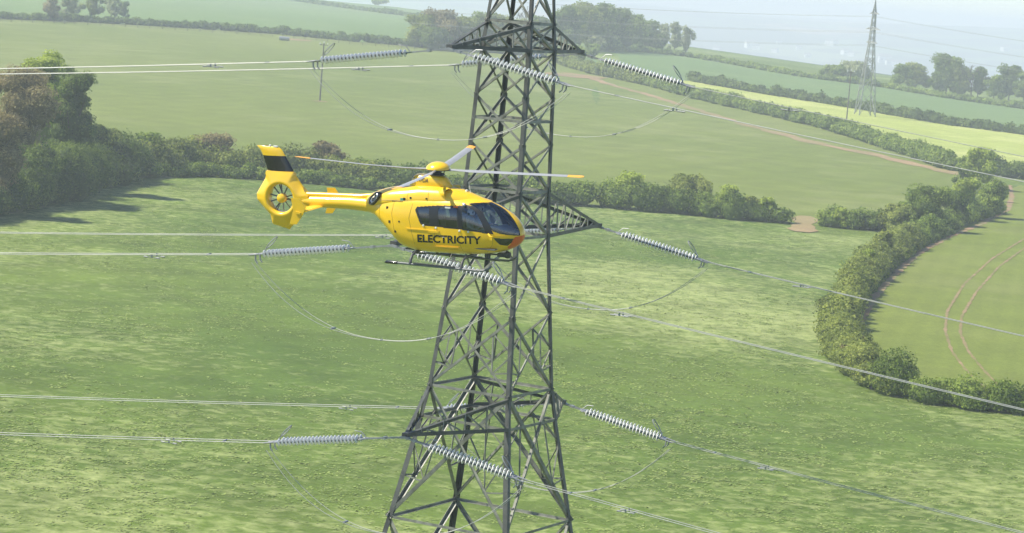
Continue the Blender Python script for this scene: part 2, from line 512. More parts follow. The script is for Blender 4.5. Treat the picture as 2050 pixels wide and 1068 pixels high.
def sheet(name, px, mat, off, label, step=25.0, world_pts=None):
    P = [G(*p)[:2] for p in px] if world_pts is None else world_pts
    P = densify(P, step)
    A = np.array(P)
    lo, hi = A.min(0), A.max(0)
    gx = np.arange(lo[0] + step * .5, hi[0], step); gy = np.arange(lo[1] + step * .5, hi[1], step)
    Q = np.stack(np.meshgrid(gx, gy), -1).reshape(-1, 2)
    # inside test
    ins = np.zeros(len(Q), bool)
    n = len(A)
    for i in range(n):
        x0, y0 = A[i]; x1, y1 = A[(i + 1) % n]
        c = ((y0 > Q[:, 1]) != (y1 > Q[:, 1]))
        with np.errstate(divide='ignore', invalid='ignore'):
            xx = (x1 - x0) * (Q[:, 1] - y0) / (y1 - y0) + x0
        ins ^= c & (Q[:, 0] < xx)
    Q = Q[ins]
    if len(Q) > 6000: Q = Q[::2]
    V = [Vector(p) for p in A] + [Vector(p) for p in Q]
    vs_, es_, fs_, *_r = delaunay_2d_cdt(V, [(i, (i + 1) % n) for i in range(n)], [list(range(n))], 1, 1e-4)
    W = np.array([[v.x, v.y] for v in vs_])
    Z = ground(W[:, 0], W[:, 1]) + off
    me = bpy.data.meshes.new(name)
    me.from_pydata([(float(a), float(b), float(c)) for (a, b), c in zip(W, Z)], [], [tuple(f) for f in fs_])
    bm = bmesh.new(); bm.from_mesh(me)
    for f in bm.faces:
        if f.normal.z < 0: f.normal_flip()
    bm.to_mesh(me); bm.free()
    me.polygons.foreach_set("use_smooth", np.ones(len(me.polygons), dtype=bool))
    return tag(link(name, me, mat), label, kind="structure")

def ribbon_pts(px, w):
    """ground ribbon of width w metres along pixel polyline"""
    P = [G(*p)[:2] for p in px]
    D = []
    for i in range(len(P) - 1):
        k = max(1, int(np.linalg.norm(P[i + 1] - P[i]) / min(12, max(1.2, w))))
        for j in range(k): D.append(P[i] + (P[i + 1] - P[i]) * j / k)
    D.append(P[-1]); D = np.array(D)
    for _ in range(3):
        D[1:-1] = (D[:-2] + 2 * D[1:-1] + D[2:]) / 4
    T = np.gradient(D, axis=0); T /= np.linalg.norm(T, axis=1)[:, None]
    Nn = np.stack([-T[:, 1], T[:, 0]], -1)
    ww = w * (1 + .25 * np.sin(np.arange(len(D)) * 1.3) - .45 * (np.abs(np.linspace(-1, 1, len(D))) ** 6) + .15 * rng.standard_normal(len(D))) / 2
    return D + Nn * ww[:, None], D - Nn * ww[:, None]

def ribbon(name, px, w, mat, off, label):
    A, B = ribbon_pts(px, w)
    n = len(A)
    V = np.zeros((2 * n, 3)); V[:n, :2] = A; V[n:, :2] = B
    V[:, 2] = ground(V[:, 0], V[:, 1]) + off
    F = np.array([(i, i + 1, n + i + 1, n + i) for i in range(n - 1)])
    me = mesh_np(name, V, F)
    bm = bmesh.new(); bm.from_mesh(me)
    for f in bm.faces:
        if f.normal.z < 0: f.normal_flip()
    bm.to_mesh(me); bm.free()
    return tag(link(name, me, mat), label, kind="structure")

H1 = [(-420, 475), (-60, 440), (0, 425), (100, 402), (200, 372), (260, 350), (400, 347), (520, 354), (640, 364), (760, 376), (900, 392), (1000, 400), (1100, 408), (1200, 414), (1300, 424), (1400, 431), (1500, 441), (1588, 449)]
H1b = [(1634, 452), (1700, 458), (1790, 462)]
H2 = [(1985, 425), (1940, 442), (1880, 462), (1815, 492), (1757, 535), (1715, 582), (1688, 632), (1677, 678), (1688, 722), (1722, 760), (1790, 792), (1900, 812), (2000, 824), (2120, 836)]
H3 = [(1108, 122), (1150, 138), (1200, 152), (1300, 172), (1380, 195), (1450, 212), (1550, 234), (1650, 258), (1750, 290), (1830, 315), (1905, 342)]
H4 = [(1385, 163), (1450, 175), (1500, 184), (1600, 200), (1700, 216), (1800, 234), (1900, 251), (2000, 264), (2120, 280)]
H5 = [(1190, 101), (1300, 106), (1400, 118), (1500, 136), (1600, 154), (1768, 176), (1900, 198), (2120, 228)]
H6 = [(-420, 12), (-60, 33), (0, 38), (150, 44), (300, 52), (450, 62), (546, 68)]
H6b = [(566, 70), (700, 83), (830, 94), (960, 104), (1110, 118)]
sheet("pasture_field", H1 + H1b + [(1900, 440), (1985, 400), (2010, 372), (1995, 352)] + H3[::-1] + H6b[::-1] + H6[::-1], M['midfield'], .05,
      "broad olive green pasture between the middle hedge and the far hedges")
sheet("yellow_field", H3 + [(1990, 350), (2120, 372)] + H4[::-1] + [(1330, 160)], M['yellowfield'], .08,
      "bright yellow green field in which the distant pylon stands")
sheet("wheat_field", H4 + H5[::-1] + [(1120, 100), (1108, 122), (1200, 140), (1330, 158)], M['tealfield'], .11,
      "blue green crop field below the woods")
sheet("crop_field", H2 + [(2120, 380), (2040, 372), (2012, 385), (2005, 412)], M['rightfield'], .08,
      "green crop field with curving wheel tracks inside the bend of the hedge")
sheet("upper_field", H6 + H6b[:3] + [(860, 60), (960, 22), (900, 12), (800, 2), (560, -12), (-420, -60)], M['leftfield'], .08,
      "pale green field on the rise beyond the fenced hedge")
# bare soil and tracks
ribbon("soil_margin", [(2022, 372), (2026, 395), (2018, 420), (1960, 452), (1893, 478), (1837, 509), (1792, 549), (1747, 599), (1724, 640), (1720, 670), (1728, 698)], 1.2, M['soil'], .12,
       "bare red soil margin along the inside of the curved hedge")
ribbon("wheel_track", [(2120, 455), (2050, 480), (1985, 520), (1930, 570), (1896, 625), (1892, 665), (1905, 705), (1935, 745), (1975, 782)], .38, M['track'], .12,
       "outer of the two curving red wheel tracks in the crop field")
ribbon("wheel_track", [(2120, 468), (2060, 492), (2000, 535), (1955, 585), (1925, 635), (1922, 668), (1938, 705), (1968, 742), (2010, 785)], .38, M['track'], .12,
       "inner of the two curving red wheel tracks in the crop field")
ribbon("dirt_track", [(1125, 145), (1170, 152), (1220, 170), (1290, 188), (1400, 222), (1500, 252)], 4, M['soilgrass'], .10,
       "faint worn earth track beside the upper hedge")
ribbon("dirt_track", [(1480, 248), (1560, 268), (1640, 290), (1740, 308), (1820, 328), (1920, 350), (2000, 366)], 6, M['soilgrass'], .13,
       "worn red earth track running down to the bushy corner")
ribbon("soil_patch", [(1606, 466), (1609, 450), (1613, 434)], 4.2, M['soilgrass'], .14, "bare soil in the gateway between two hedges")
ribbon("soil_patch", [(574, 78), (590, 80), (610, 83)], 16, M['soil'], .14, "bare pink soil beside the distant trough")
ribbon("soil_patch", [(625, 203), (640, 204), (655, 205)], 5, M['soil'], .14, "bare soil round the foot of the left wooden pole")
ribbon("soil_patch", [(1130, 148), (1150, 152), (1175, 158)], 24, M['soil'], .16, "bare soil at the top of the track behind the tower")

# ------------------------------------------------------------------ foliage
def leafy(lumps, leaf, dens=1.3, core=.72):
    """leaf faces scattered over ellipsoid lumps; returns V, quads, tint"""
    L = np.array(lumps, float)
    area = 4 * np.pi * ((L[:, 3] * L[:, 4]) ** 1.6 + (L[:, 3] * L[:, 5]) ** 1.6 + (L[:, 4] * L[:, 5]) ** 1.6) ** (1 / 1.6) / 3 ** (1 / 1.6)
    cnt = np.maximum(6, (area * dens / leaf ** 2).astype(int))
    who = np.repeat(np.arange(len(L)), cnt)
    n = len(who)
    d = rng.standard_normal((n, 3)); d /= np.linalg.norm(d, axis=1)[:, None]
    d[:, 2] = np.where(d[:, 2] < -.35, -d[:, 2], d[:, 2])
    bump = 1 + .16 * np.sin(d[:, 0] * 7 + who) * np.sin(d[:, 1] * 8 + who * 2) + .1 * np.sin(d[:, 2] * 9 + who * 3)
    rr = (1 - np.abs(rng.normal(0, .16, n))) * bump
    C = L[who, :3] + d * L[who, 3:6] * rr[:, None]
    nrm = d + rng.normal(0, .5, (n, 3)); nrm /= np.linalg.norm(nrm, axis=1)[:, None]
    t = np.cross(nrm, rng.standard_normal((n, 3))); t /= np.linalg.norm(t, axis=1)[:, None]
    b = np.cross(nrm, t)
    s = leaf * rng.uniform(.45, 1.0, n)[:, None]
    V = np.stack([C - t * s * .62, C - b * s * .5 + nrm * s * .1, C + t * s * .62, C + b * s * .5 - nrm * s * .1], 1).reshape(-1, 3)
    F = np.arange(4 * n).reshape(n, 4)
    lt = rng.uniform(0, 1, len(L))
    tint = np.clip(lt[who] * .62 + .22 + .12 * d[:, 2] * 0 + rng.normal(0, .17, n), 0, 1)
    Vs = [V]; Fs = [F]; Ts = [np.repeat(tint, 4)]
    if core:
        # solid core against seeing through, crown shade put into its darker tint
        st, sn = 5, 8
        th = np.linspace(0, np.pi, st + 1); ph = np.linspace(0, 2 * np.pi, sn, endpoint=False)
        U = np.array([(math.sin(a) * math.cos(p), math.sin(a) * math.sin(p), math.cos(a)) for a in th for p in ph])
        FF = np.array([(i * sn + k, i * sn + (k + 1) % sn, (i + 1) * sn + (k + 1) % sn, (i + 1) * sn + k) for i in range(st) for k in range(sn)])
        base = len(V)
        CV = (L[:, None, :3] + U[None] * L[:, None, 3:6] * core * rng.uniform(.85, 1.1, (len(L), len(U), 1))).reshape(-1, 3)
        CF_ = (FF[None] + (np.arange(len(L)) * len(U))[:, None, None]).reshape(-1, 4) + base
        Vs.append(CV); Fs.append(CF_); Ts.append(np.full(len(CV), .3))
    return np.concatenate(Vs), np.concatenate(Fs), np.concatenate(Ts)

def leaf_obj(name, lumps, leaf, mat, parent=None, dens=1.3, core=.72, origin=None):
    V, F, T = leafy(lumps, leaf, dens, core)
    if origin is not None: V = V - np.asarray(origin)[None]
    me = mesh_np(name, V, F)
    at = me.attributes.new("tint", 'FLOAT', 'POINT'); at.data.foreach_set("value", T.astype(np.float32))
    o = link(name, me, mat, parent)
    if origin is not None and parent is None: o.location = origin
    return o

def path_pts(px, step):
    P = [G(*p) for p in px]
    out = []
    for i in range(len(P) - 1):
        k = max(1, int(np.linalg.norm(P[i + 1] - P[i]) / step))
        for j in range(k): out.append(P[i] + (P[i + 1] - P[i]) * j / k)
    out.append(P[-1]); return out

def hedge(px, w, h, hv, mat, label, leafpx=4.6, side=0.0, group=None, step=None, dens=1.2):
    """w width, h height (number or list of (fraction, height)), hv random height share"""
    P = path_pts(px, step or w * .42)
    n = len(P); lumps = []
    for i, p in enumerate(P):
        f = i / max(1, n - 1)
        hh = np.interp(f, [a for a, _ in h], [b for _, b in h]) if isinstance(h, list) else h
        hh *= 1 + hv * rng.normal(0, .55)
        hh = max(hh, .5 * (h if not isinstance(h, list) else hh))
        for _ in range(2):
            jx, jy = rng.normal(0, w * .16, 2)
            r = w * rng.uniform(.38, .6)
            rz = hh * rng.uniform(.42, .56)
            zc = p[2] + rng.uniform(.4, 1.0) * (hh - rz) + .0
            lumps.append((p[0] + jx, p[1] + jy, max(zc, p[2] + rz * .5), r, r, rz))
    leaf = leafpx / px_per_m(P[n // 2])
    o = leaf_obj("hedge", lumps, leaf, mat, origin=P[n // 2], dens=dens)
    return tag(o, label, "hedge", group)

def tree(px, hpx, wpx, mat, label, name="tree", group="trees", trunk=.12, leafpx=4.6, lumpn=16, sparse=False, base=0.0, dens=1.2, yoff=0.0):
    """base pixel, crown height and width in photo pixels"""
    p = G(*px)
    if yoff:
        p = p + np.array([p[0] / p[1] * yoff, yoff, 0]); p[2] = float(ground(p[0], p[1]))
    s = px_per_m(p); H = hpx / s; W = wpx / s / 2
    e = empty(name, p)
    tb = MB()
    tr = max(.12, H * .022)
    tb.tube([(0, 0, -.2), (.1 * tr, 0, H * .3), (W * .05, 0, H * .6), (W * .02, .1, H * .85)], [tr, tr * .8, tr * .5, tr * .15], 7)
    for k in range(6):
        a = k * 1.05 + rng.uniform(0, .6); z0 = H * rng.uniform(.22, .55)
        q = np.array([math.cos(a) * W * .7, math.sin(a) * W * .7, min(H * .92, z0 + H * .3)])
        tb.tube([(0, 0, z0), tuple(q * .55 + np.array([0, 0, z0 * .4])), tuple(q)], [tr * .45, tr * .3, tr * .08], 5)
    tb.build("trunk", M['bark'], e)
    lumps = []
    z0 = H * (trunk + base)
    for k in range(lumpn):
        d = rng.standard_normal(3); d /= np.linalg.norm(d[:2]) + 1e-6
        f = rng.uniform(.3, .72)
        cz = z0 + (H - z0) * (.1 + .85 * (k + .5) / lumpn)
        # wider low down, rounder on top
        fr = (cz - z0) / (H - z0)
        ww = W * (1.0 if fr < .55 else math.sqrt(max(.08, 1 - ((fr - .55) / .5) ** 2)))
        r = W * rng.uniform(.26, .44)
        rz = r * rng.uniform(.75, 1.0); rz = min(rz, (H - z0) * .4)
        lumps.append((d[0] * f * ww, d[1] * f * ww, min(max(cz, z0 * .6 + rz * .7), H - rz * .85), r, r, rz))
    for q in (.86, .72):
        lumps.append((W * rng.uniform(-.2, .2), 0, H * q, W * .42, W * .42, min(W * .42, H * (1 - q) * 1.05)))
    lumps.append((0, 0, z0 + (H - z0) * .45, W * .6, W * .6, (H - z0) * .45))
    lf = leafpx / s
    _ = 0
    if sparse:
        leaf_obj("crown", lumps, lf, mat, e, dens=dens * .35, core=0)
    else:
        leaf_obj("crown", lumps, lf, mat, e, dens=dens)
    return tag(e, label, "tree", group)

# tussocks of seeding grass standing in the near meadow, too many to count
def tussocks():
    Ps = []
    hx = [G(*p)[:2] for p in H1 + H1b]; hxx = [p[0] / p[1] for p in hx]; hyy = [p[1] for p in hx]
    h2 = [G(*p)[:2] for p in H2[::-1]]
    n = 60000
    y = np.sqrt(rng.uniform(165**2, 540**2, n)); x = rng.uniform(-.215, .215, n) * y
    k = .5 + .18 * np.sin(x / 9 + 1.3 * np.sin(y / 17)) + .16 * np.sin(y / 13 + 1.7 * np.sin(x / 14)) + .16 * np.sin(x / 3.1 + y / 5.2)
    for cx_, cy_, r, s_ in DRIFTS:
        k += 2.2 * s_ * np.clip(1 - np.hypot(x - cx_, y - cy_) / r, 0, 1)
    keep = rng.uniform(0, 1, n) < np.clip(k - .2, .04, 1) * np.clip(420 / y - .55, .05, 1)
    keep &= y < np.interp(x / y, hxx, hyy) - 6
    # not inside the crop field right of the curved hedge
    x2 = np.array([p[0] for p in h2]); y2 = np.array([p[1] for p in h2]); o = np.argsort(y2)
    keep &= ~((y > y2.min() - 3) & (x > np.interp(y, y2[o], x2[o]) - 4)) | (y > y2.max())
    x, y = x[keep], y[keep]; m = len(x)
    q = 13; who = np.repeat(np.arange(m), q); n2 = m * q
    sp = rng.uniform(.25, .75, m)[who]
    c = np.stack([x[who] + rng.normal(0, 1, n2) * sp, y[who] + rng.normal(0, 1, n2) * sp, np.zeros(n2)], 1)
    c[:, 2] = ground(c[:, 0], c[:, 1]) + rng.uniform(.015, .06, n2)
    a = rng.uniform(0, 2 * np.pi, n2); w = rng.uniform(.10, .24, (n2, 1)) / 2 * 1.4
    t = np.stack([np.cos(a), np.sin(a), rng.normal(0, .11, n2)], 1) * w
    b_ = np.stack([-np.sin(a), np.cos(a), rng.normal(0, .11, n2)], 1) * w * rng.uniform(.4, 1, (n2, 1))
    V = np.stack([c - t, c - b_, c + t, c + b_], 1).reshape(-1, 3)
    me = mesh_np("grass_tussocks", V, np.arange(len(V)).reshape(-1, 4))
    at = me.attributes.new("tint", 'FLOAT', 'POINT')
    at.data.foreach_set("value", np.repeat(np.clip(rng.normal(.35, .2, m)[who] + rng.normal(0, .1, m * q), 0, 1), 4).astype(np.float32))
    tag(link("grass_tussocks", me, M['tuft']), "pale seeding grass tussocks scattered over the near meadow", kind="stuff")
    print("tussocks", m)
tussocks()
# ------------------------------------------------------------------ hedges
hedge(H1[:6], 7, 7.0, .35, M['leaf_dark'], "dense dark hedge below the big trees at the left edge", group="field hedges")
hedge(H1[5:10], 6, [(0, 6.0), (.25, 7), (.5, 5.2), (1, 5.2)], .35, M['leaf_olive'], "bushy olive hedge behind the helicopter's tail", group="field hedges")
hedge([(p[0], p[1] + 6) for p in H1[4:10]], 3.0, 2.6, .3, M['leaf_green'], "low trimmed hedge strip in front of the bushy hedge behind the helicopter's tail", group="field hedges")
hedge(H1[9:13], 6, 5.2, .35, M['leaf_green'], "middle hedge passing behind the helicopter and the tower", group="field hedges")
hedge(H1[12:17] + [(1560, 446)], 6, [(0, 5), (.3, 5.4), (.7, 4.6), (1, 3.6)], .35, M['leaf_green'], "bushy middle hedge right of the tower, ending at the gateway", group="field hedges")
hedge([(1656, 454)] + H1b[1:], 4.5, 3.6, .35, M['leaf_green'], "short hedge right of the gateway with pale tips", group="field hedges")
hedge(H2[:4], 4.0, 3.4, .3, M['leaf_green'], "upper stretch of the curved hedge under the round trees", group="field hedges")
hedge(H2[3:8], 3.9, [(0, 3.9), (.5, 3.6), (1, 3.4)], .28, M['leaf_olive'], "curved hedge running down the left side of the crop field", group="field hedges")
hedge([(p[0] + 24, p[1] + 6) for p in H2[2:6]], 1.2, 1.2, .3, M['leaf_dark'], "low dark bramble strip on the crop field side of the curved hedge", group="field hedges")
hedge(H2[7:11], 4.0, 3.5, .28, M['leaf_olive'], "outermost bend of the curved hedge, lower left of the crop field", group="field hedges")
hedge(H2[10:], 4.2, [(0, 4.0), (.3, 3.6), (1, 3.3)], .26, M['leaf_green'], "hedge along the bottom of the crop field at the right edge", group="field hedges")
hedge(H3[:4], 5, 5, .45, M['leaf_olive'], "loose row of shrubs behind the tower at the top of the pasture", group="field hedges")
hedge(H3[3:], 5.0, 4.6, .16, M['leaf_green'], "long trimmed hedge between the pasture and the yellow field", group="field hedges")
hedge([(1985, 352), (2050, 360), (2120, 370)], 5, 4.6, .15, M['leaf_dark'], "short dark hedge right of the yellow tree", group="field hedges")
hedge(H4, 5, 3.6, .35, M['leaf_dark'], "gappy dark hedge behind the yellow field", group="field hedges")
hedge(H5, 6, 3.0, .2, M['leaf_green'], "far straight hedge above the blue green crop", group="field hedges")
hedge(H6, 6, 3.6, .25, M['leaf_dark'], "dark hedge behind the post fence at the upper left", group="field hedges")
hedge(H6b, 6, 3.6, .3, M['leaf_dark'], "dark hedge right of the gap at the upper left", group="field hedges")
hedge([(560, -2), (629, 8), (700, 18), (760, 26), (840, 36)], 7, 3.0, .3, M['leaf_dark'], "thin far hedge across the pale upper field", group="field hedges")
hedge([(790, -6), (840, 3), (892, 13), (937, 22), (965, 30)], 9, 5.0, .35, M['leaf_green'], "topmost hedge on the skyline left of the tower", group="field hedges")

# ------------------------------------------------------------------ trees
T = tree
T((75, 372), 250, 150, M['leaf_lime'], "lime tinted tree showing above the others at the left edge", yoff=16, lumpn=22, leafpx=4.2)
T((26, 400), 262, 190, M['leaf_bronze'], "big bronze leaved tree at the left edge", lumpn=26, leafpx=4.2, trunk=.05)
T((136, 382), 248, 120, M['leaf_dark'], "tall dark green tree right of the bronze tree at the left edge", lumpn=24, leafpx=4.2, trunk=.05)
T((-20, 430), 200, 150, M['leaf_bronze'], "lower bronze tree cut off by the left edge", lumpn=18, leafpx=4.2, trunk=.05)
T((60, 412), 120, 130, M['leaf_dark'], "dark round bush tree standing in for shade at the foot of the bronze tree", lumpn=14, leafpx=4.2, trunk=.02)  # dark crown added to stand in for the big trees' shade
T((128, 385), 75, 100, M['leaf_lime'], "light green bush in front of the dark tree at the left", name="bush", lumpn=12, leafpx=4.2, trunk=0)
T((200, 362), 110, 90, M['leaf_olive'], "sloping olive tree where the big trees end", lumpn=16, leafpx=4.2, trunk=.02)
T((178, 378), 60, 80, M['leaf_dark'], "dark bush at the edge of the shade, left", name="bush", lumpn=10, trunk=0)
T((290, 348), 82, 90, M['leaf_green'], "green bush tree in the hedge between the big trees and the tail", lumpn=14, trunk=.02)
T((345, 346), 66, 80, M['leaf_olive'], "small olive bush left of the bronze bush in the middle hedge", name="bush", lumpn=12, trunk=0)
T((420, 346), 78, 105, M['leaf_bronze'], "thin bronze bush in the hedge left of the tail fin", name="bush", lumpn=14, trunk=.05, dens=.9)
T((560, 356), 52, 80, M['leaf_olive'], "olive bush right behind the tail fin", name="bush", lumpn=10, trunk=0)
T((655, 362), 78, 95, M['leaf_bronze'], "grey brown bush between tail and rotor hub", name="bush", lumpn=14, trunk=.05, dens=.8)
T((730, 370), 50, 70, M['leaf_green'], "green bush behind the near rotor blade", name="bush", lumpn=10, trunk=0)
T((1150, 410), 48, 60, M['leaf_green'], "green bush just right of the tower in the middle hedge", name="bush", lumpn=10, trunk=0)
T((1262, 418), 72, 100, M['leaf_lime'], "light green bush below the right rotor blade tip", name="bush", lumpn=14, trunk=.02)
T((1365, 424), 72, 120, M['leaf_olive'], "wide pale olive bush in the middle of the hedge right of the tower", name="bush", lumpn=16, trunk=.02)
T((1452, 436), 66, 75, M['leaf_lime'], "pale bush in the hedge between tower and gateway", name="bush", lumpn=12, trunk=.02)
T((1500, 441), 48, 60, M['leaf_olive'], "small round olive bush between tower and gateway", name="bush", lumpn=10, trunk=0)
T((1534, 444), 48, 52, M['leaf_lime'], "pale green bush at the left side of the gateway", name="bush", lumpn=12, trunk=0)
T((1680, 457), 40, 50, M['leaf_lime'], "pale green bush at the right side of the gateway", name="bush", lumpn=12, trunk=0)
T((1740, 462), 34, 60, M['leaf_dark'], "low dark bush right of the gateway", name="bush", lumpn=10, trunk=0)
T((1790, 468), 58, 90, M['leaf_olive'], "olive bush left of the dome shaped tree", name="bush", lumpn=12, trunk=0)
T((1850, 462), 88, 125, M['leaf_green'], "dome shaped dark green tree above the bend of the hedge", lumpn=20, leafpx=4.2, trunk=.02)
T((1905, 452), 70, 75, M['leaf_dark'], "dark tree on the right flank of the dome shaped tree", lumpn=12, trunk=0)
T((1930, 440), 85, 80, M['leaf_lime'], "feathery light green tree between the dome shaped tree and the yellow tree", lumpn=14, trunk=.05, dens=.9)
T((1978, 436), 74, 80, M['leaf_green'], "green bush tree at the top right corner of the pasture", lumpn=14, trunk=0)
T((1958, 378), 82, 80, M['leaf_lime'], "yellow green tree at the corner of the yellow field", lumpn=16, leafpx=4.0, trunk=.12)
T((1925, 372), 58, 45, M['leaf_green'], "small green tree left of the yellow green tree", lumpn=10, trunk=.05)
T((2000, 405), 40, 40, M['leaf_olive'], "small bush at the right end of the bushy corner", name="bush", lumpn=8, trunk=0)
for i, (x, y, h, w, m, lb) in enumerate([
    (1780, 530, 80, 80, 'leaf_olive', "olive crown in the curved hedge, uppermost of the row"),
    (1750, 560, 72, 75, 'leaf_lime', "lighter crown in the curved hedge below the uppermost"),
    (1718, 600, 70, 70, 'leaf_olive', "round olive crown halfway down the curved hedge"),
    (1688, 650, 66, 75, 'leaf_lime', "light green crown in the curved hedge above its outer bend"),
    (1680, 700, 62, 80, 'leaf_olive', "olive crown at the outermost point of the curved hedge"),
    (1705, 745, 62, 80, 'leaf_bronze', "brownish crown below the outer bend of the curved hedge"),
    (1750, 780, 62, 90, 'leaf_olive', "broad crown where the curved hedge turns right")]):
    T((x - 14 if y < 720 else x - 6, y), h * .85, w * .72, M[m], lb, name="bush", lumpn=12, trunk=0, leafpx=4.4)

W = "trees of the woods on the hill"
for x, y, h, w, m, lb in [
    (1128, 100, 84, 60, 'leaf_green', "leftmost tall green tree of the wood right of the tower"),
    (1160, 100, 90, 62, 'leaf_olive', "olive tree second from the left in the wood right of the tower"),
    (1196, 101, 90, 66, 'leaf_green', "tallest green tree of the wood right of the tower"),
    (1232, 102, 80, 60, 'leaf_dark', "dark tree in the middle of the wood right of the tower"),
    (1262, 103, 70, 56, 'leaf_green', "green tree right of the middle of the wood"),
    (1290, 104, 58, 50, 'leaf_dark', "dark tree at the right end of the wood"),
    (1310, 105, 42, 36, 'leaf_dark', "low dark tree between the wood and the pale poplars"),
    (845, 96, 62, 64, 'leaf_olive', "olive tree at the left end of the clump left of the tower"),
    (885, 99, 74, 76, 'leaf_bronze', "broad bronze tree in the clump left of the tower"),
    (925, 101, 62, 60, 'leaf_olive', "pale olive tree close to the left of the tower top"),
    (862, 100, 40, 60, 'leaf_dark', "dark low tree under the bronze tree left of the tower"),
    (968, 104, 74, 54, 'leaf_green', "green tree behind the left leg of the tower top"),
    (1005, 107, 72, 52, 'leaf_olive', "olive tree seen between the legs of the tower top"),
    (1045, 110, 66, 50, 'leaf_pale', "pale tree behind the middle of the tower top"),
    (1082, 110, 72, 54, 'leaf_green', "green tree behind the right leg of the tower top")]:
    T((x, y), h + 4, w * 1.45, M[m], lb, group=W, lumpn=14, leafpx=4.0, trunk=.03)
for x, y, h, w, lb in [(1325, 106, 50, 34, "left one of the pale poplars at the end of the wood"),
                       (1349, 108, 56, 34, "middle one of the pale poplars, the tallest"),
                       (1372, 110, 50, 30, "right one of the pale poplars, thin with gaps")]:
    T((x, y), h + 8, w * 1.3, M['leaf_pale'], lb, group="pale poplars", lumpn=12, leafpx=3.6, dens=.6, trunk=.06)
T((1196, 104), 32, 34, M['leaf_pale'], "whitish blossoming shrub in front of the wood", name="bush", lumpn=8, trunk=0)
T((1148, 128), 36, 60, M['leaf_lime'], "lime green shrub just right of the tower top", name="bush", lumpn=10, trunk=0)
T((1185, 118), 30, 46, M['leaf_green'], "green shrub between the lime shrub and the wood", name="bush", lumpn=8, trunk=0)
T((1120, 130), 34, 40, M['leaf_olive'], "olive shrub behind the right arm of the tower top", name="bush", lumpn=8, trunk=0)
for x, y, h, w, m, yo, lb in [
    (1665, 164, 16, 50, 'leaf_green', 40, "low far tree left of the distant pylon"),
    (1712, 168, 24, 66, 'leaf_pale', 60, "pale far tree behind the distant pylon"),
    (1800, 182, 34, 44, 'leaf_green', 50, "small round far tree right of the distant pylon"),
    (1832, 184, 38, 56, 'leaf_olive', 50, "olive far tree left of the tall round one"),
    (1893, 194, 66, 66, 'leaf_green', 50, "tall round far tree left of the dead tree"),
    (1872, 190, 30, 34, 'leaf_dark', 20, "dark small tree in front of the round far tree"),
    (1925, 198, 46, 50, 'leaf_olive', 50, "olive far tree at the foot of the dead tree"),
    (1956, 201, 48, 40, 'leaf_dark', 50, "dark far tree right of the dead tree"),
    (1988, 206, 38, 40, 'leaf_green', 40, "low far tree between the dead tree and the flat topped pine"),
    (2018, 209, 58, 50, 'leaf_dark', 60, "dark flat topped pine at the right edge"),
    (2048, 212, 48, 46, 'leaf_green', 50, "far green tree cut off by the right edge"),
    (2080, 216, 46, 60, 'leaf_olive', 50, "far olive tree beyond the right edge")]:
    T((x, y), h + 12, w * 1.3, M[m], lb, group="far trees above the last hedge", lumpn=12, leafpx=3.8, yoff=yo, trunk=.02)
for x, h, w, m, lb in [(100, 48, 50, 'leaf_bronze', "leftmost thin tree of the clump at the upper left"),
                       (142, 60, 46, 'leaf_pale', "thin grey tree with visible trunk, second of the upper left clump"),
                       (182, 66, 56, 'leaf_olive', "tallest thin tree of the upper left clump"),
                       (222, 56, 44, 'leaf_pale', "pale thin tree fourth in the upper left clump"),
                       (246, 40, 34, 'leaf_dark', "dark tree at the right end of the upper left clump")]:
    T((x, 43), h, w, M[m], lb, group="thin trees on the upper left hedge", lumpn=12, leafpx=3.4, dens=.55, trunk=.12)
T((758, 12), 14, 50, M['leaf_green'], "small far tree on the pale upper field", lumpn=8, leafpx=3.6)

def bare_tree(px, hpx, label, seed):
    p = G(*px); p = p + np.array([p[0] / p[1] * 45, 45, 0]); p[2] = float(ground(p[0], p[1]))
    s = px_per_m(p); H = hpx / s
    e = empty("dead_tree", p); R = random.Random(seed); mb = MB()
    def br(a, d, l, r, k):
        b = a + d * l
        mb.tube([a, b], [r, r * .6], 5)
        if k == 0: return
        for _ in range(3):
            nd = d + np.array([R.uniform(-.75, .75), R.uniform(-.75, .75), R.uniform(-.1, .5)]); nd /= np.linalg.norm(nd)
            br(b, nd, l * R.uniform(.55, .8), r * .6, k - 1)
    br(np.array([0, 0, -.3]), np.array([0, 0, 1.]), H * .33, H * .025, 4)
    mb.build("branches", M['bark'], e, fix=False)
    tag(e, label, "tree", "far trees above the last hedge")
bare_tree((1943, 200), 72, "bare dead tree with many upright branches on the far hedge", 5)
bare_tree((1052, 108), 90, "bare leafless tree behind the middle of the tower top", 9)

# ------------------------------------------------------------------ poles, fence, troughs
def wood_pole(px, hpx, label, arm=1.2, both=False):
    p = G(*px); s = px_per_m(p); H = hpx / s
    e = empty("power_pole", p)
    MB().tube([(0, 0, -.5), (0, 0, H)], [.24, .17], 8).build("pole", M['wood'], e)
    MB().box((0, 0, H - .5), (2 * arm, .16, .2)).build("cross_arm", M['wood'], e)
    for x in (-arm + .1, 0, arm - .1):
        MB().lathe([(.0, 0), (.13, 0), (.16, .15), (.10, .3), (.14, .45), (.0, .6)], 8, Matrix.Translation((x, 0, H - .4 if x else H))).build("insulator", M['porcelain'], e)
    return tag(e, label, "pole", "wooden power poles")
wood_pole((640, 203), 116, "wooden power pole standing in the pasture at the left of the tower")
wood_pole((1694, 248), 106, "wooden power pole beside the distant pylon")
wood_pole((1817, 166), 34, "small far pole among the trees right of the distant pylon", .8)
wood_pole((1690, 152), 30, "small far pole behind the taller pole", .8)

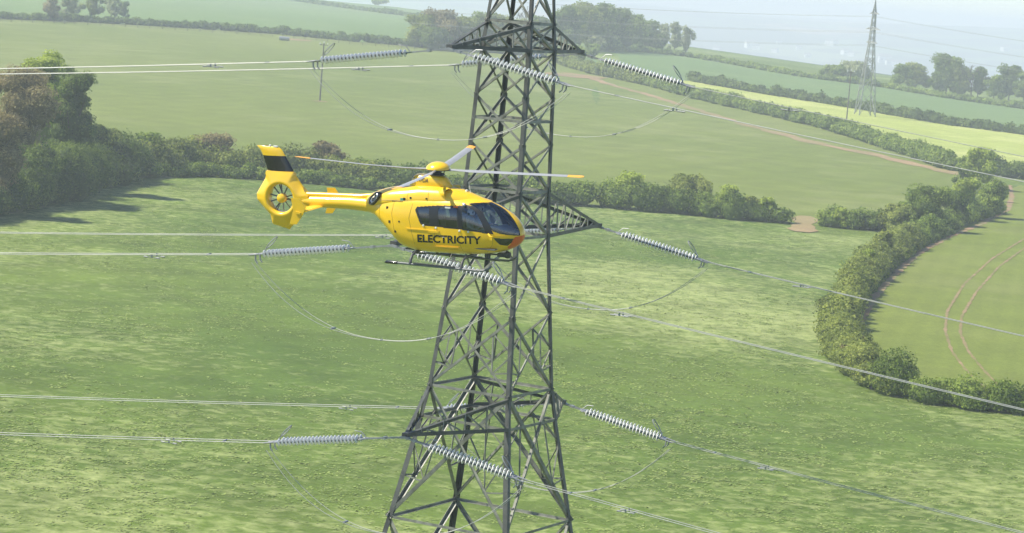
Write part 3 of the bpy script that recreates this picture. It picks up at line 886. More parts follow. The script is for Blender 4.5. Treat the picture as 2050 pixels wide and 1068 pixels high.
def post_fence(px, spacing, label, n=300):
    P = path_pts(px, spacing); e = empty("fence", P[0])
    me = None
    for p in P:
        if me is None:
            o = MB().box((0, 0, .65), (.2, .2, 1.6)).build("post", M['wood'], e); me = o.data
        else:
            o = link("post", me, None, e)
        o.location = p - P[0]
    mb = MB()
    for z in (.5, .95, 1.3):
        mb.tube([p - P[0] + np.array([0, 0, z]) for p in P], .035, 4)
    mb.build("rail", M['wood'], e)
    return tag(e, label, "fence", "post and rail fences")
post_fence([(x, y + 6) for x, y in H6[1:]], 5.2, "post and rail fence along the dark hedge at the upper left")
post_fence([(x, y + 6) for x, y in H6b[:4]], 5.2, "post and rail fence right of the gap, running toward the tower")

def trough(px, L, W_, H, mat, label, rz=0.1):
    p = G(*px); e = empty("water_trough", p, rz)
    mb = MB().prism([(-W_ / 2, 0), (W_ / 2, 0), (W_ * .6, H), (W_ * .45, H), (W_ * .4, H * .3), (-W_ * .4, H * .3), (-W_ * .45, H), (-W_ * .6, H)], 'x', -L / 2, L / 2)
    mb.build("trough_body", mat, e)
    MB().box((-L / 2, 0, H * .5), (.08, W_, H)).box((L / 2, 0, H * .5), (.08, W_, H)).build("end_plate", mat, e)
    return tag(e, label, "trough")
def tank(px, label):
    p = G(*px); e = empty("tank", p, .1)
    mb = MB(); mb.tube([(-2.2, 0, .95), (2.2, 0, .95)], .9, 14); mb.build("barrel", M['hard'], e, smooth=True)
    MB().box((-1.4, 0, .3), (.3, 1.3, .7)).box((1.4, 0, .3), (.3, 1.3, .7)).build("cradle", M['wood'], e)
    return tag(e, label, "tank")
tank((569, 82), "grey cylindrical tank lying beside the fence gap")
trough((393, 352), 2.2, .9, .7, M['white'], "small pale water trough at the foot of the middle hedge")

# houses in the valley
def house(px, w, label, tone):
    p = G(*px, start=3300); s = px_per_m(p)
    L_, D, H = w, w * .7, w * .5
    e = empty("house", p, rng.uniform(-.6, .6))
    MB().box((0, 0, H / 2 - .5), (L_, D, H + 1)).build("wall", M['houses'], e)
    MB().prism([(-D / 2 - .3, H), (D / 2 + .3, H), (0, H + D * .42)], 'x', -L_ / 2 - .2, L_ / 2 + .2).build("roof", M['roofs'], e)
    for k in (-.28, .0, .28):
        MB().box((L_ * k, -D / 2 - .02, H * .55), (L_ * .1, .06, H * .3)).build("window", M['seal'], e)
    return tag(e, label, "house", "far white houses in the valley")
HOUS = [(1435, 104, 14, "white house just right of the poplars"), (1444, 108, 10, "small white cottage beside the first house"),
        (1503, 97, 22, "long white house in the valley, upper left of the middle"), (1513, 100, 14, "white house touching the long one"),
        (1551, 106, 12, "lone narrow white house between the poplars and the pylon"), (1617, 116, 12, "white house low in the valley left of the pylon"),
        (1662, 92, 18, "pale house high up left of the pylon"), (1672, 90, 14, "pale house beside the high one"),
        (1692, 110, 16, "white house close to the left of the pylon"), (1704, 113, 12, "white house touching the pylon's outline"),
        (1718, 128, 12, "house seen behind the pylon legs"), (1770, 126, 22, "long white building right of the pylon"),
        (1780, 130, 14, "white house below the long building"), (1795, 134, 16, "bright white house right of the long building"),
        (1802, 130, 12, "small white house beside the bright one"), (1820, 141, 20, "white house nearest to the far trees"),
        (1830, 143, 12, "small house next to the far trees"), (2012, 103, 16, "lone white house on the slope near the right edge"),
        (1745, 150, 12, "low house between pylon and far trees"), (1560, 88, 10, "faint house in the upper valley"),
        (1600, 100, 12, "faint house left of the pylon, upper")]
for x, y, w, lb in HOUS: house((x, y), w * 1.35, lb, 0)
# ------------------------------------------------------------------ lattice towers
def lattice(name, org, az, prof, panels, rings, arms, sizes, mat, redundant=(), plan=(), bmat=None):
    bmat = bmat or mat
    """prof: [(z, half width)], panels [(z_lo, z_hi)], arms [(z_low chord, z_high chord, length, bays)], all z above base"""
    e = empty(name, org, az)
    zs = [a for a, _ in prof]; ws = [b for _, b in prof]
    W = lambda z: float(np.interp(z, zs, ws))
    cs = [(-1, -1), (1, -1), (1, 1), (-1, 1)]
    C = lambda c, z: np.array([c[0] * W(z), c[1] * W(z), z])
    lw, bw, th = sizes
    for c in cs:
        mb = MB()
        for i in range(len(zs) - 1):
            k = 1.25 if zs[i] < zs[-1] * .45 else (1 if zs[i] < zs[-1] * .8 else .8)
            mb.angle(C(c, zs[i]), C(c, zs[i + 1]), lw * k, th * 1.6, (-c[0], 0, 0), (0, -c[1], 0))
        mb.build("leg", mat, e, fix=False)
    faces = [(cs[i], cs[(i + 1) % 4]) for i in range(4)]
    def member(nm, p, q, w, n, parent=e, off=0.0, flip=1):
        n = np.array(n, float)
        p = np.array(p, float) - n * off; q = np.array(q, float) - n * off
        MB().angle(p, q, w, th, (0, 0, flip * 1.) if abs((q - p)[2]) < .98 * np.linalg.norm(q - p) else np.cross(n, (0, 0, 1)), -n).build(nm, bmat, parent, fix=False)
    for a, b in faces:
        n = np.array([a[0] + b[0], a[1] + b[1], 0.0]) / 2
        for z0, z1 in panels:
            k = 1 + .5 * ((z1 - z0) > 3.2)
            member("brace", C(a, z0), C(b, z1), bw * k, n, off=lw * .25)
            member("brace", C(b, z0), C(a, z1), bw * k, n, off=lw * .25 + th * 1.5)
            if (z0, z1) in redundant:
                X0 = (C(a, z0) + C(b, z0)) / 2; 
                wa, wb = W(z0), W(z1); fx = wa / (wa + wb); zx = z0 + (z1 - z0) * fx
                mid = (C(a, zx) + C(b, zx)) / 2
                for c, o_ in ((a, b), (b, a)):
                    lo_b = C(c, z0) + (mid - C(c, z0)) * .5        # middle of lower brace half
                    hi_b = mid + (C(c, z1) - mid) * .5
                    lo_l = C(c, lo_b[2] + (z1 - z0) * .06); hi_l = C(c, hi_b[2] - (z1 - z0) * .06)
                    member("strut", C(c, (z0 + zx) / 2 + .15), lo_b, bw * .6, n, off=lw * .3)
                    member("strut", C(c, zx), lo_b, bw * .6, n, off=lw * .32)
                    member("strut", C(c, zx), hi_b, bw * .6, n, off=lw * .34)
                    member("strut", lo_b, hi_b, bw * .55, n, off=lw * .36)
        for z in rings:
            member("horizontal_strut", C(a, z), C(b, z), bw * 1.1, n, off=lw * .2)
        # gusset plates at the nodes
    mb = MB()
    for c in cs:
        for z in sorted({z for pz in panels for z in pz}):
            p = C(c, z)
            mb = MB().box((p[0] - c[0] * lw * .62, p[1] + c[1] * .008, p[2]), (lw * 1.15, th, lw * 1.2))
            mb.box((p[0] + c[0] * .008, p[1] - c[1] * lw * .62, p[2]), (th, lw * 1.15, lw * 1.2))
            mb.build("gusset_plate", mat, e, fix=False)
    for z in plan:
        m4 = [(C(a, z) + C(b, z)) / 2 for a, b in faces]
        for i in range(4):
            member("plan_brace", m4[i], m4[(i + 1) % 4], bw * .7, (0, 0, 1), off=.02)
    for zl, zh, L, nb in arms:
        for s in (-1, 1):
            ca, cb = (s, -1), (s, 1)
            tip = np.array([s * L, 0, zl])
            lo = [C(ca, zl), C(cb, zl)]; hi = [C(ca, zh), C(cb, zh)]
            mb = MB()
            tl = [tip + np.array([0, -.09, 0]), tip + np.array([0, .09, 0])]
            for k, sy in ((0, -1), (1, 1)):
                mb.angle(lo[k], tl[k], bw * 1.5, th * 1.3, (0, -sy, 0), (0, 0, 1))
                mb.angle(hi[k], tl[k] + np.array([0, 0, .12]), bw * 1.25, th * 1.3, (0, -sy, 0), (0, 0, -1))
            mb.box((s * (L - .12), 0, zl + .06), (.5, .26, .16))
            arm = mb.build("cross_arm", mat, e, fix=False)
            tlh = [tl[k] + np.array([0, 0, .12]) for k in (0, 1)]
            for i in range(nb + 1):
                f = i / (nb + .6)
                P = [lo[k] + (tl[k] - lo[k]) * f for k in (0, 1)]; Q = [hi[k] + (tlh[k] - hi[k]) * f for k in (0, 1)]
                g = min(1, (i + 1) / (nb + .6))
                P2 = [lo[k] + (tl[k] - lo[k]) * g for k in (0, 1)]; Q2 = [hi[k] + (tlh[k] - hi[k]) * g for k in (0, 1)]
                for k, sy in ((0, -1), (1, 1)):
                    if i: member("strut", P[k], Q[k], bw * .55, (0, sy, 0), arm, off=.01)
                    if i < nb: member("strut", P[k], Q2[k], bw * .6, (0, sy, 0), arm, off=.03)
                if i: member("strut", P[0], P[1], bw * .6, (0, 0, -1), arm, off=.02)
                if i < nb:
                    a_, b_ = (P[0], P2[1]) if i % 2 else (P[1], P2[0])
                    member("strut", a_, b_, bw * .55, (0, 0, -1), arm, off=.035)
    return e

TX, TY, TAZ = -0.445, 105.0, 1.0793
TB = float(ground(TX, TY))
zz = lambda z: z - TB
PROF = [(zz(z), w) for z, w in [(TB, 5.55), (-30, 4.25), (-21.42, 2.74), (-17.3, 2.05), (-16.05, 1.86), (-12.96, 1.62), (-9.87, 1.38), (-8.08, 1.29), (-2.53, 1.12), (-1.46, 1.03), (.9, .86), (6.6, .22)]]
PAN = [(zz(a), zz(b)) for a, b in [(-30, -21.42), (-21.42, -16.05), (-16.05, -12.96), (-12.96, -9.87), (-9.87, -8.08), (-8.08, -6.23), (-6.23, -4.38), (-4.38, -2.53), (-2.53, -1.46), (-1.46, .9), (.9, 2.8), (2.8, 4.6), (4.6, 6.2)]] + [(0.0, zz(-30))]
tw = lattice("pylon", (TX, TY, TB), TAZ, PROF, PAN,
             [zz(z) for z in (-30, -21.42, -17.3, -16.05, -9.87, -8.08, -5.3, -2.53, -1.46, .9)],
             [(zz(-2.53), zz(-1.46), 5.37, 4), (zz(-9.87), zz(-8.08), 8.38, 6), (zz(-17.3), zz(-16.05), 6.42, 4)],
             (.165, .10, .011), M['steel'],
             redundant=[(zz(-21.42), zz(-16.05)), (zz(-16.05), zz(-12.96)), (zz(-30), zz(-21.42))], plan=[zz(-21.42), zz(-17.3), zz(-9.87), zz(-16.05)], bmat=M['steel_sunlit'])
tag(tw, "large dark grey steel lattice pylon in the foreground, behind the helicopter", "pylon")

# distant pylon
PD = G(1731, 232)
sD = px_per_m(PD)
hp = lambda px: px / sD
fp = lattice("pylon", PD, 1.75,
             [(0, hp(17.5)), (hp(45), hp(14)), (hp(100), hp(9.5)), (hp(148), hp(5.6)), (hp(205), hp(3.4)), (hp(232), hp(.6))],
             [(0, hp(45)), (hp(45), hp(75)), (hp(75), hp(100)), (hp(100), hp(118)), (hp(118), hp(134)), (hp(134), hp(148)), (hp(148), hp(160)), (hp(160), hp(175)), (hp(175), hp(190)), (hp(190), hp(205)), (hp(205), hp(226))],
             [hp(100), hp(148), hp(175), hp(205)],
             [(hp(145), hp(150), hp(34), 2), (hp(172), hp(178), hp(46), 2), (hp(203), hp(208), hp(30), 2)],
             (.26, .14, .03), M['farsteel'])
tag(fp, "distant haze paled lattice pylon standing in the yellow field", "pylon")

# ------------------------------------------------------------------ insulators
def copy_tree(o, parent=None):
    c = o.copy(); COL.objects.link(c)
    if parent is not None: c.parent = parent
    for ch in o.children: copy_tree(ch, c)
    return c

disc_mesh = None
def insulator_proto(ll):
    global disc_mesh
    e = empty("insulator_string")
    mb = MB()
    for y in (-.07, .07): mb.box((ll / 2 + .1, y, 0), (ll - .15, .035, .05))
    mb.box((.08, 0, 0), (.22, .2, .09)); mb.box((ll * .55, 0, 0), (.14, .2, .1))
    mb.build("link_bars", M['hard'], e)
    def yoke(x0, x1):
        w0, w1 = (.08, .34) if x1 > x0 else (.34, .08)
        a, b = min(x0, x1), max(x0, x1)
        return MB().prism([(a, -w0), (b, -w1), (b, w1), (a, w0)], 'z', -.018, .018).build("yoke_plate", M['hard'], e)
    yoke(ll, ll + .26)
    x0 = ll + .32; n = 22; sp = .155
    R = Matrix.Rotation(math.radians(90), 4, 'Y')
    for y in (-.23, .23):
        MB().tube([(ll + .18, y, 0), (x0 + n * sp + .1, y, 0)], .025, 6).build("rod", M['hard'], e)
        for i in range(n):
            if disc_mesh is None:
                o = MB().lathe([(.02, -.06), (.05, -.06), (.055, -.02), (.11, -.002), (.14, .014), (.15, .032), (.136, .038), (.10, .022), (.055, .028), (.03, .07)], 14, R).build("insulator_disc", M['porcelain'], e, smooth=True)
                disc_mesh = o.data; disc_mesh.materials.append(M['grey'])  # metal caps, with the shade between the discs put into their grey
                for p_ in disc_mesh.polygons:
                    if max(math.hypot(disc_mesh.vertices[i_].co.y, disc_mesh.vertices[i_].co.z) for i_ in p_.vertices) < .06: p_.material_index = 1
            else:
                o = link("insulator_disc", disc_mesh, None, e)
            o.location = (x0 + (i + .5) * sp, y, 0)
    x1 = x0 + n * sp
    MB().prism([(x1 + .02, -.34), (x1 + .26, -.24), (x1 + .26, .24), (x1 + .02, .34)], 'z', -.018, .018).build("yoke_plate", M['hard'], e)
    for y in (-.2, .2):
        MB().tube([(x1 + .2, y, 0), (x1 + .62, y, -.01)], [.04, .028], 8).tube([(x1 + .34, y, 0), (x1 + .36, y, -.22), (x1 + .28, y, -.34)], [.035, .03, .026], 6).build("dead_end_clamp", M['hard'], e, smooth=True)
    # racket shaped arcing horn above the live end
    pts = []
    for k in range(19):
        t = 2 * math.pi * k / 18
        a = .33 * math.cos(t); b = .17 * math.sin(t)
        pts.append((x1 - .28 + a * .72, b, .40 + a * -.68 * -1 if False else .40 - a * .62))
    MB().tube(pts, .022, 6, cap=False).tube([(x1 + .1, 0, .02), (x1 - .04, 0, .2)], .022, 6).build("arcing_horn", M['hard'], e, smooth=True)
    MB().tube([(ll + .1, 0, .02), (ll + .28, 0, .26), (ll + .55, 0, .32)], .018, 6).build("arcing_horn", M['hard'], e, smooth=True)
    return e, x1 + .5

tips = {}
dv = np.array([math.cos(TAZ), math.sin(TAZ)])
for lvn, z, L in (("top", -2.53, 5.37), ("middle", -9.87, 8.38), ("lowest", -17.3, 6.42)):
    for s, sd in ((-1, "near"), (1, "far")):
        tips[(lvn, sd)] = np.array([TX + s * dv[0] * (L + .1), TY + s * dv[1] * (L + .1), z - .02])
DIR = {'left': (np.array([-.94, .342]), 1.5, .17, .113), 'right': (np.array([.93, -.367]), .78, .19, .112)}
ends = {}
protos = {}
for sidek, (hd, ll, sl_, ws_) in DIR.items():
    for (lvn, sd), tp in tips.items():
        if sidek not in protos:
            protos[sidek] = insulator_proto(ll); o = protos[sidek][0]
        else:
            o = copy_tree(protos[sidek][0])
        Lx = protos[sidek][1]
        u = Vector((hd[0], hd[1], -sl_)).normalized()
        yv = Vector((0, 0, 1)).cross(u).normalized(); zv = u.cross(yv)
        o.matrix_world = Matrix(((u.x, yv.x, zv.x, tp[0]), (u.y, yv.y, zv.y, tp[1]), (u.z, yv.z, zv.z, tp[2]), (0, 0, 0, 1)))
        tag(o, "pale insulator discs pulling %s from the %s %s arm of the big pylon" % (sidek, sd, lvn), "insulator", "insulator strings of the big pylon")
        ends[(lvn, sd, sidek)] = (tp + np.array(u) * Lx, np.array(u), np.array(yv), np.array(zv))

for (lvn, sd, sidek), (P, u, yv, zv) in ends.items():
    hd, ll, sl_, ws_ = DIR[sidek]
    e = empty("conductor", P)
    h3 = np.array([hd[0], hd[1], 0]); side = np.array([-hd[1], hd[0], 0])
    f = lambda s, k: h3 * s + side * (.2 * k) + np.array([0, 0, -ws_ * s + s * s * ws_ / 340 - .012 * k])
    for k in (-1, 1):
        ss = np.concatenate([[0.0], np.linspace(1.5, 120, 34)])
        MB().tube([f(s, k) for s in ss], .0155, 6).build("wire", M['wire'], e, smooth=True)
    for s in (4.2,):
        for k in (-1, 1):
            c = f(s, k)
            MB().tube([c + np.array([0, 0, -.10]) - h3 * .28, c + np.array([0, 0, -.10]) + h3 * .28], .012, 5).tube([c - h3 * .34 + np.array([0, 0, -.1]), c - h3 * .18 + np.array([0, 0, -.1])], .03, 7).tube([c + h3 * .18 + np.array([0, 0, -.1]), c + h3 * .34 + np.array([0, 0, -.1])], .03, 7).box(tuple(c + np.array([0, 0, -.05])), (.06, .05, .12)).build("vibration_damper", M['hard'], e)
    for s in (1.9, 25, 55, 90):
        MB().tube([f(s, -1), f(s, 1)], .03, 6).build("spacer", M['hard'], e)
    tag(e, "pair of aluminium wires leaving the %s %s arm toward the %s" % (sd, lvn, sidek), "power line", "twin conductors of the near line")

for (lvn, sd), tp in tips.items():
    A = ends[(lvn, sd, 'left')][0]; B = ends[(lvn, sd, 'right')][0]
    e = empty("jumper_loop", A)
    side = np.array([-(B - A)[1], (B - A)[0], 0]); side /= np.linalg.norm(side)
    sag = {"top": 2.2, "middle": 2.3, "lowest": 2.55}[lvn]
    def jf(t, k):
        p = A + (B - A) * t + np.array([0, 0, -.3])
        return p - A + side * (.17 * k + .12 * k * math.sin(t * 9)) + np.array([0, 0, -sag * (1 - abs(2 * t - 1) ** 2.3)])
    for k in (-1, 1):
        MB().tube([jf(t, k) for t in np.linspace(.0, 1, 40)], .012, 6).build("wire", M['wire'], e, smooth=True)
    for t in (.33, .52, .7):
        MB().tube([jf(t, -1), jf(t, 1)], .04, 6).build("spacer", M['hard'], e)
    tag(e, "slack loop of twin wire hanging under the %s %s arm of the big pylon" % (sd, lvn), "power line", "jumper loops of the big pylon")

# faint wires of the distant line
for i, (a, h_, L) in enumerate([(s, hp(zp), hp(Lp)) for zp, Lp in ((145, 34), (172, 46), (203, 30)) for s in (-1, 1)]):
    d = np.array([math.cos(1.75), math.sin(1.75), 0]) * a * L
    P0 = PD + d + np.array([0, 0, h_ - .8])
    e = MB()
    for dirx, sg in ((1, .10), (-1, .07)):
        e.tube([(dirx * s, s * -.12 * dirx, -sg * s + s * s * sg / 330) for s in np.linspace(0, 170, 20)], .03, 4)
    o = e.build("far_wire", M['wire']); o.location = P0
    lvl = ["lowest", "lowest", "middle", "middle", "top", "top"][i]
    tag(o, "thin faint wire on the %s arm level of the distant pylon, %s side" % (lvl, ["near", "far"][i % 2]), "power line", "wires of the distant line")
# ------------------------------------------------------------------ helicopter
def heli_matrix(yaw, pitch, bank, px, dist):
    cy, sy = math.cos(yaw), math.sin(yaw); cp, sp = math.cos(pitch), math.sin(pitch)
    fw = np.array([cy * cp, -sy * cp, sp]); l0 = np.array([sy, cy, 0]); u0 = np.cross(fw, l0)
    left = math.cos(bank) * l0 + math.sin(bank) * u0
    up = -math.sin(bank) * l0 + math.cos(bank) * u0
    q = CF + CR * (px[0] - 1025) / FPX + CU * (534 - px[1]) / FPX
    O = q * dist
    return Matrix(((fw[0], left[0], up[0], O[0]), (fw[1], left[1], up[1], O[1]), (fw[2], left[2], up[2], O[2]), (0, 0, 0, 1)))
HM = heli_matrix(math.radians(24), math.radians(1.5), math.radians(6), (877, 342), 91.0)
heli = empty("helicopter", M=HM)
tag(heli, "yellow helicopter with black banded tail fin and ELECTRICITY on its side, flying before the pylon", "helicopter")

# stations: x, half width, top z, bottom z, widest z, upper and lower squareness (origin = rotor hub, x forward)
ST = np.array([
    (3.29, .01, -1.94, -1.96, -1.95, 2., 2.), (3.26, .15, -1.77, -2.11, -1.95, 2., 2.), (3.15, .31, -1.58, -2.27, -1.95, 2., 2.),
    (2.98, .46, -1.40, -2.40, -1.96, 2.1, 2.1), (2.70, .60, -1.20, -2.53, -1.97, 2.2, 2.2), (2.35, .69, -1.02, -2.63, -1.98, 2.3, 2.4),
    (1.90, .76, -.88, -2.71, -2.0, 2.5, 2.6), (1.40, .785, -.79, -2.76, -2.0, 2.8, 2.8), (.6, .80, -.76, -2.80, -2.0, 3., 3.),
    (-.4, .80, -.76, -2.81, -2.0, 3., 3.), (-.8, .79, -.77, -2.78, -1.95, 2.9, 2.7), (-1.2, .76, -.78, -2.68, -1.85, 2.7, 2.5),
    (-1.6, .68, -.82, -2.35, -1.7, 2.5, 2.3), (-2.0, .55, -.90, -1.98, -1.55, 2.3, 2.2), (-2.4, .38, -1.02, -1.72, -1.42, 2.1, 2.1),
    (-2.7, .26, -1.15, -1.66, -1.41, 2., 2.), (-3.4, .235, -1.17, -1.64, -1.41, 2., 2.), (-4.4, .205, -1.24, -1.66, -1.46, 2., 2.), (-5.45, .18, -1.30, -1.68, -1.5, 2., 2.)])[::-1]

def pchip(X, Y, x):
    d = np.diff(Y) / np.diff(X); m = np.zeros(len(Y)); m[0] = d[0]; m[-1] = d[-1]
    for j in range(1, len(Y) - 1):
        m[j] = 0 if d[j - 1] * d[j] <= 0 else 2 * d[j - 1] * d[j] / (d[j - 1] + d[j])
    x = np.clip(x, X[0], X[-1]); i = np.clip(np.searchsorted(X, x) - 1, 0, len(X) - 2)
    h = X[i + 1] - X[i]; t = (x - X[i]) / h
    return (2 * t**3 - 3 * t**2 + 1) * Y[i] + (t**3 - 2 * t**2 + t) * h * m[i] + (-2 * t**3 + 3 * t**2) * Y[i + 1] + (t**3 - t**2) * h * m[i + 1]

def section(S, x, n=160):
    w, zt, zb, zm, nu, nl = [float(pchip(S[:, 0], S[:, k], x)) for k in range(1, 7)]
    t = np.linspace(0, 2 * np.pi, 1600, endpoint=False) + np.pi / 2
    c, s = np.cos(t), np.sin(t)
    nn = np.where(s > 0, nu, nl)
    y = w * np.sign(c) * np.abs(c) ** (2 / nn)
    z = zm + np.where(s > 0, zt - zm, zm - zb) * np.sign(s) * np.abs(s) ** (2 / nn)
    d = np.hypot(np.diff(np.append(y, y[0])), np.diff(np.append(z, z[0])))
    L = np.concatenate([[0], np.cumsum(d)]); q = np.linspace(0, L[-1], n, endpoint=False)
    return np.stack([np.full(n, x), np.interp(q, L, np.append(y, y[0])), np.interp(q, L, np.append(z, z[0]))], 1)

def side_y(x, z, S=ST):
    w, zt, zb, zm, nu, nl = [pchip(S[:, 0], S[:, k], np.asarray(x, float)) for k in range(1, 7)]
    z = np.asarray(z, float)
    u = np.where(z > zm, (z - zm) / (zt - zm), (zm - z) / (zm - zb)); n = np.where(z > zm, nu, nl)
    return w * np.maximum(0, 1 - np.clip(u, 0, 1) ** n) ** (1 / n)

def loft_grid(S, xs, n=160):
    return np.array([section(S, x, n) for x in xs])

def grid_normals(P):
    du = np.gradient(P, axis=0); dv = np.roll(P, -1, 1) - np.roll(P, 1, 1)
    N = np.cross(du, dv); l = np.linalg.norm(N, axis=2, keepdims=True); N = N / np.maximum(l, 1e-9)
    cen = P.mean(1, keepdims=True)
    sgn = np.sign(((P - cen) * N).sum(2, keepdims=True)); sgn[sgn == 0] = 1
    return N * sgn

def grid_part(name, P, N, mask, mat, parent, offset=0.0):
    """faces of the closed grid P (i, j wraps) selected by mask, with the whole grid's normals"""
    I, J = np.nonzero(mask)
    n = P.shape[1]
    a = I * n + J; b = I * n + (J + 1) % n; c = (I + 1) * n + (J + 1) % n; d = (I + 1) * n + J
    F = np.stack([a, b, c, d], 1)
    used, inv = np.unique(F, return_inverse=True); F = inv.reshape(-1, 4)
    Pf = P.reshape(-1, 3)[used] + N.reshape(-1, 3)[used] * offset
    Nf = N.reshape(-1, 3)[used]
    if len(F):
        v = Pf[F]; fn = np.cross(v[:, 1] - v[:, 0], v[:, 2] - v[:, 0])
        if ((fn * Nf[F[:, 0]]).sum(1) < 0).mean() > .5: F = F[:, ::-1]
    me = mesh_np(name, Pf, np.ascontiguousarray(F), smooth=True)
    me.normals_split_custom_set_from_vertices([tuple(v) for v in Nf])
    return link(name, me, mat, parent)

def inpoly(poly, x, z):
    ins = np.zeros(np.shape(x), bool); n = len(poly)
    for i in range(n):
        x0, z0 = poly[i]; x1, z1 = poly[(i + 1) % n]
        if z0 == z1: continue
        c = (z0 > z) != (z1 > z)
        ins ^= c & (x < (x1 - x0) * (z - z0) / (z1 - z0) + x0)
    return ins

xs = np.concatenate([np.arange(-5.45, -2.7, .08), np.arange(-2.7, -.6, .035), np.arange(-.6, 3.0, .0115), 3.0 + .29 * np.sin(np.linspace(0, np.pi / 2, 44))])
PB = loft_grid(ST, xs, 300)
NB = grid_normals(PB)
pc = (PB[:-1] + PB[1:]) / 2; pc = (pc + np.roll(pc, -1, 1)) / 2
X, Y, Z = pc[..., 0], np.abs(pc[..., 1]), pc[..., 2]
FRAME = [(-.50, -1.29), (-.44, -1.19), (.23, -1.10), (1.2, -1.03), (1.42, -1.0), (1.80, -1.06), (2.02, -1.19), (2.28, -1.56), (2.45, -1.91), (1.24, -1.83), (.4, -1.815), (-.2, -1.80), (-.27, -1.76)]
P1 = [(-.42, -1.26), (-.38, -1.22), (.02, -1.175), (.08, -1.76), (-.16, -1.745), (-.21, -1.71)]
P2 = [(.37, -1.17), (.42, -1.15), (1.0, -1.10), (1.06, -1.13), (1.16, -1.72), (1.12, -1.77), (.47, -1.755), (.42, -1.71)]
P3 = [(1.24, -1.14), (1.29, -1.10), (1.49, -1.09), (1.68, -1.15), (1.80, -1.25), (2.02, -1.56), (2.17, -1.87), (1.75, -1.82), (1.38, -1.80), (1.34, -1.76)]
CHIN = [(2.44, -2.04), (3.07, -2.04), (3.0, -2.18), (2.86, -2.31), (2.64, -2.27)]
m1, m2, m3, mch = [inpoly(p, X, Z) for p in (P1, P2, P3, CHIN)]
mch &= Y > .12
pillar = np.interp(-Z, [.7, .97, 1.07, 1.19, 1.55, 1.81, 1.87, 2.2], [1.36, 1.44, 1.73, 1.96, 2.23, 2.42, 2.62, 3.3])
roof = np.interp(Y, [0, .19, .40, .54, .62, .8], [2.06, 2.0, 1.72, 1.42, 1.36, 1.3])
strip = np.interp(X, [1.9, 2.15, 2.6, 2.92, 3.12], [.028, .035, .06, .17, .21])
low = np.interp(X, [2.3, 2.62, 3.18], [-1.84, -1.875, -1.95])
ws_out = (X > pillar) & (X > roof) & (Z > low) & (Y > strip) & (X < 3.24)
ws_in = (X > pillar + .03) & (X > roof + .03) & (Z > low + .025) & (Y > strip + .018) & (X < 3.20)
mfr = inpoly(FRAME, X, Z) & (Y > .3) & ~ws_out
nose_red = inpoly([(2.84, -2.34), (2.93, -2.28), (3.02, -2.12), (3.10, -1.99), (3.4, -1.93), (3.4, -2.6), (2.8, -2.5)], X, Z) & ~mch
body_m = ~(mfr | ws_out | mch | nose_red)
fus = grid_part("fuselage", PB, NB, body_m, M['yellow'], heli)
sideR = pc[..., 1] < 0
for sd, lb in ((sideR, "starboard"), (~sideR, "port")):
    grid_part("window_surround", PB, NB, mfr & ~(m1 | m2 | m3) & sd, M['seal'], fus)
    for mk, mt, nm in ((m1, 'glass_dark', "rear_window"), (m2, 'glass_dark', "sliding_window"), (m3, 'glass', "door_window")):
        grid_part(nm, PB, NB, mk & sd & mfr, M[mt], fus, -.012)
    grid_part("windscreen", PB, NB, ws_in & sd, M['glass'], fus, -.004)
    grid_part("windscreen_seal", PB, NB, ws_out & ~ws_in & sd, M['seal'], fus)
    grid_part("chin_window", PB, NB, mch & sd, M['glass_dark'], fus, -.004)
grid_part("nose_cap", PB, NB, nose_red, M['red'], fus)
# dark lining inside the cabin
lin = (body_m | nose_red) & (X > -.6) & (X < 3.1)
grid_part("cabin_lining", PB, NB, lin, M['lining'], fus, -.035)
inn = section(ST, -.55, 40); MB().add(inn * [1, .95, .98] + [0, 0, -.03], [tuple(range(40))]).build("bulkhead", M['lining'], fus, fix=False)

# cabin furniture
MB().box((1.0, 0, -2.45), (3.0, 1.35, .04)).build("cabin_floor", M['lining'], heli)
for (sx, sy) in ((1.35, -.38), (1.35, .38)):
    b = MB(); b.box((sx + .2, sy, -2.12), (.5, .46, .16)); b.prism([(sx - .08, -2.1), (sx + .06, -2.1), (sx - .06, -1.36), (sx - .16, -1.36)], 'y', sy - .22, sy + .22)
    b.box((sx - .12, sy, -1.25), (.09, .26, .2)); b.build("pilot_seat", M['cloth'], heli)
for sy in (-.38, .38):
    MB().box((.2, sy, -2.12), (.46, .5, .15)).prism([(-.1, -2.1), (.02, -2.1), (-.06, -1.42), (-.16, -1.42)], 'y', sy - .24, sy + .24).build("rear_seat", M['cloth'], heli)
ip = MB().prism([(2.25, -2.3), (2.62, -2.3), (2.75, -1.86), (2.42, -1.72), (2.30, -1.74)], 'y', -.46, .46).build("instrument_panel", M['lining'], heli)
for k in (-.28, -.1, .1, .28):
    MB().box((2.29, k, -1.9), (.03, .13, .13)).build("display", M['glass_dark'], ip)

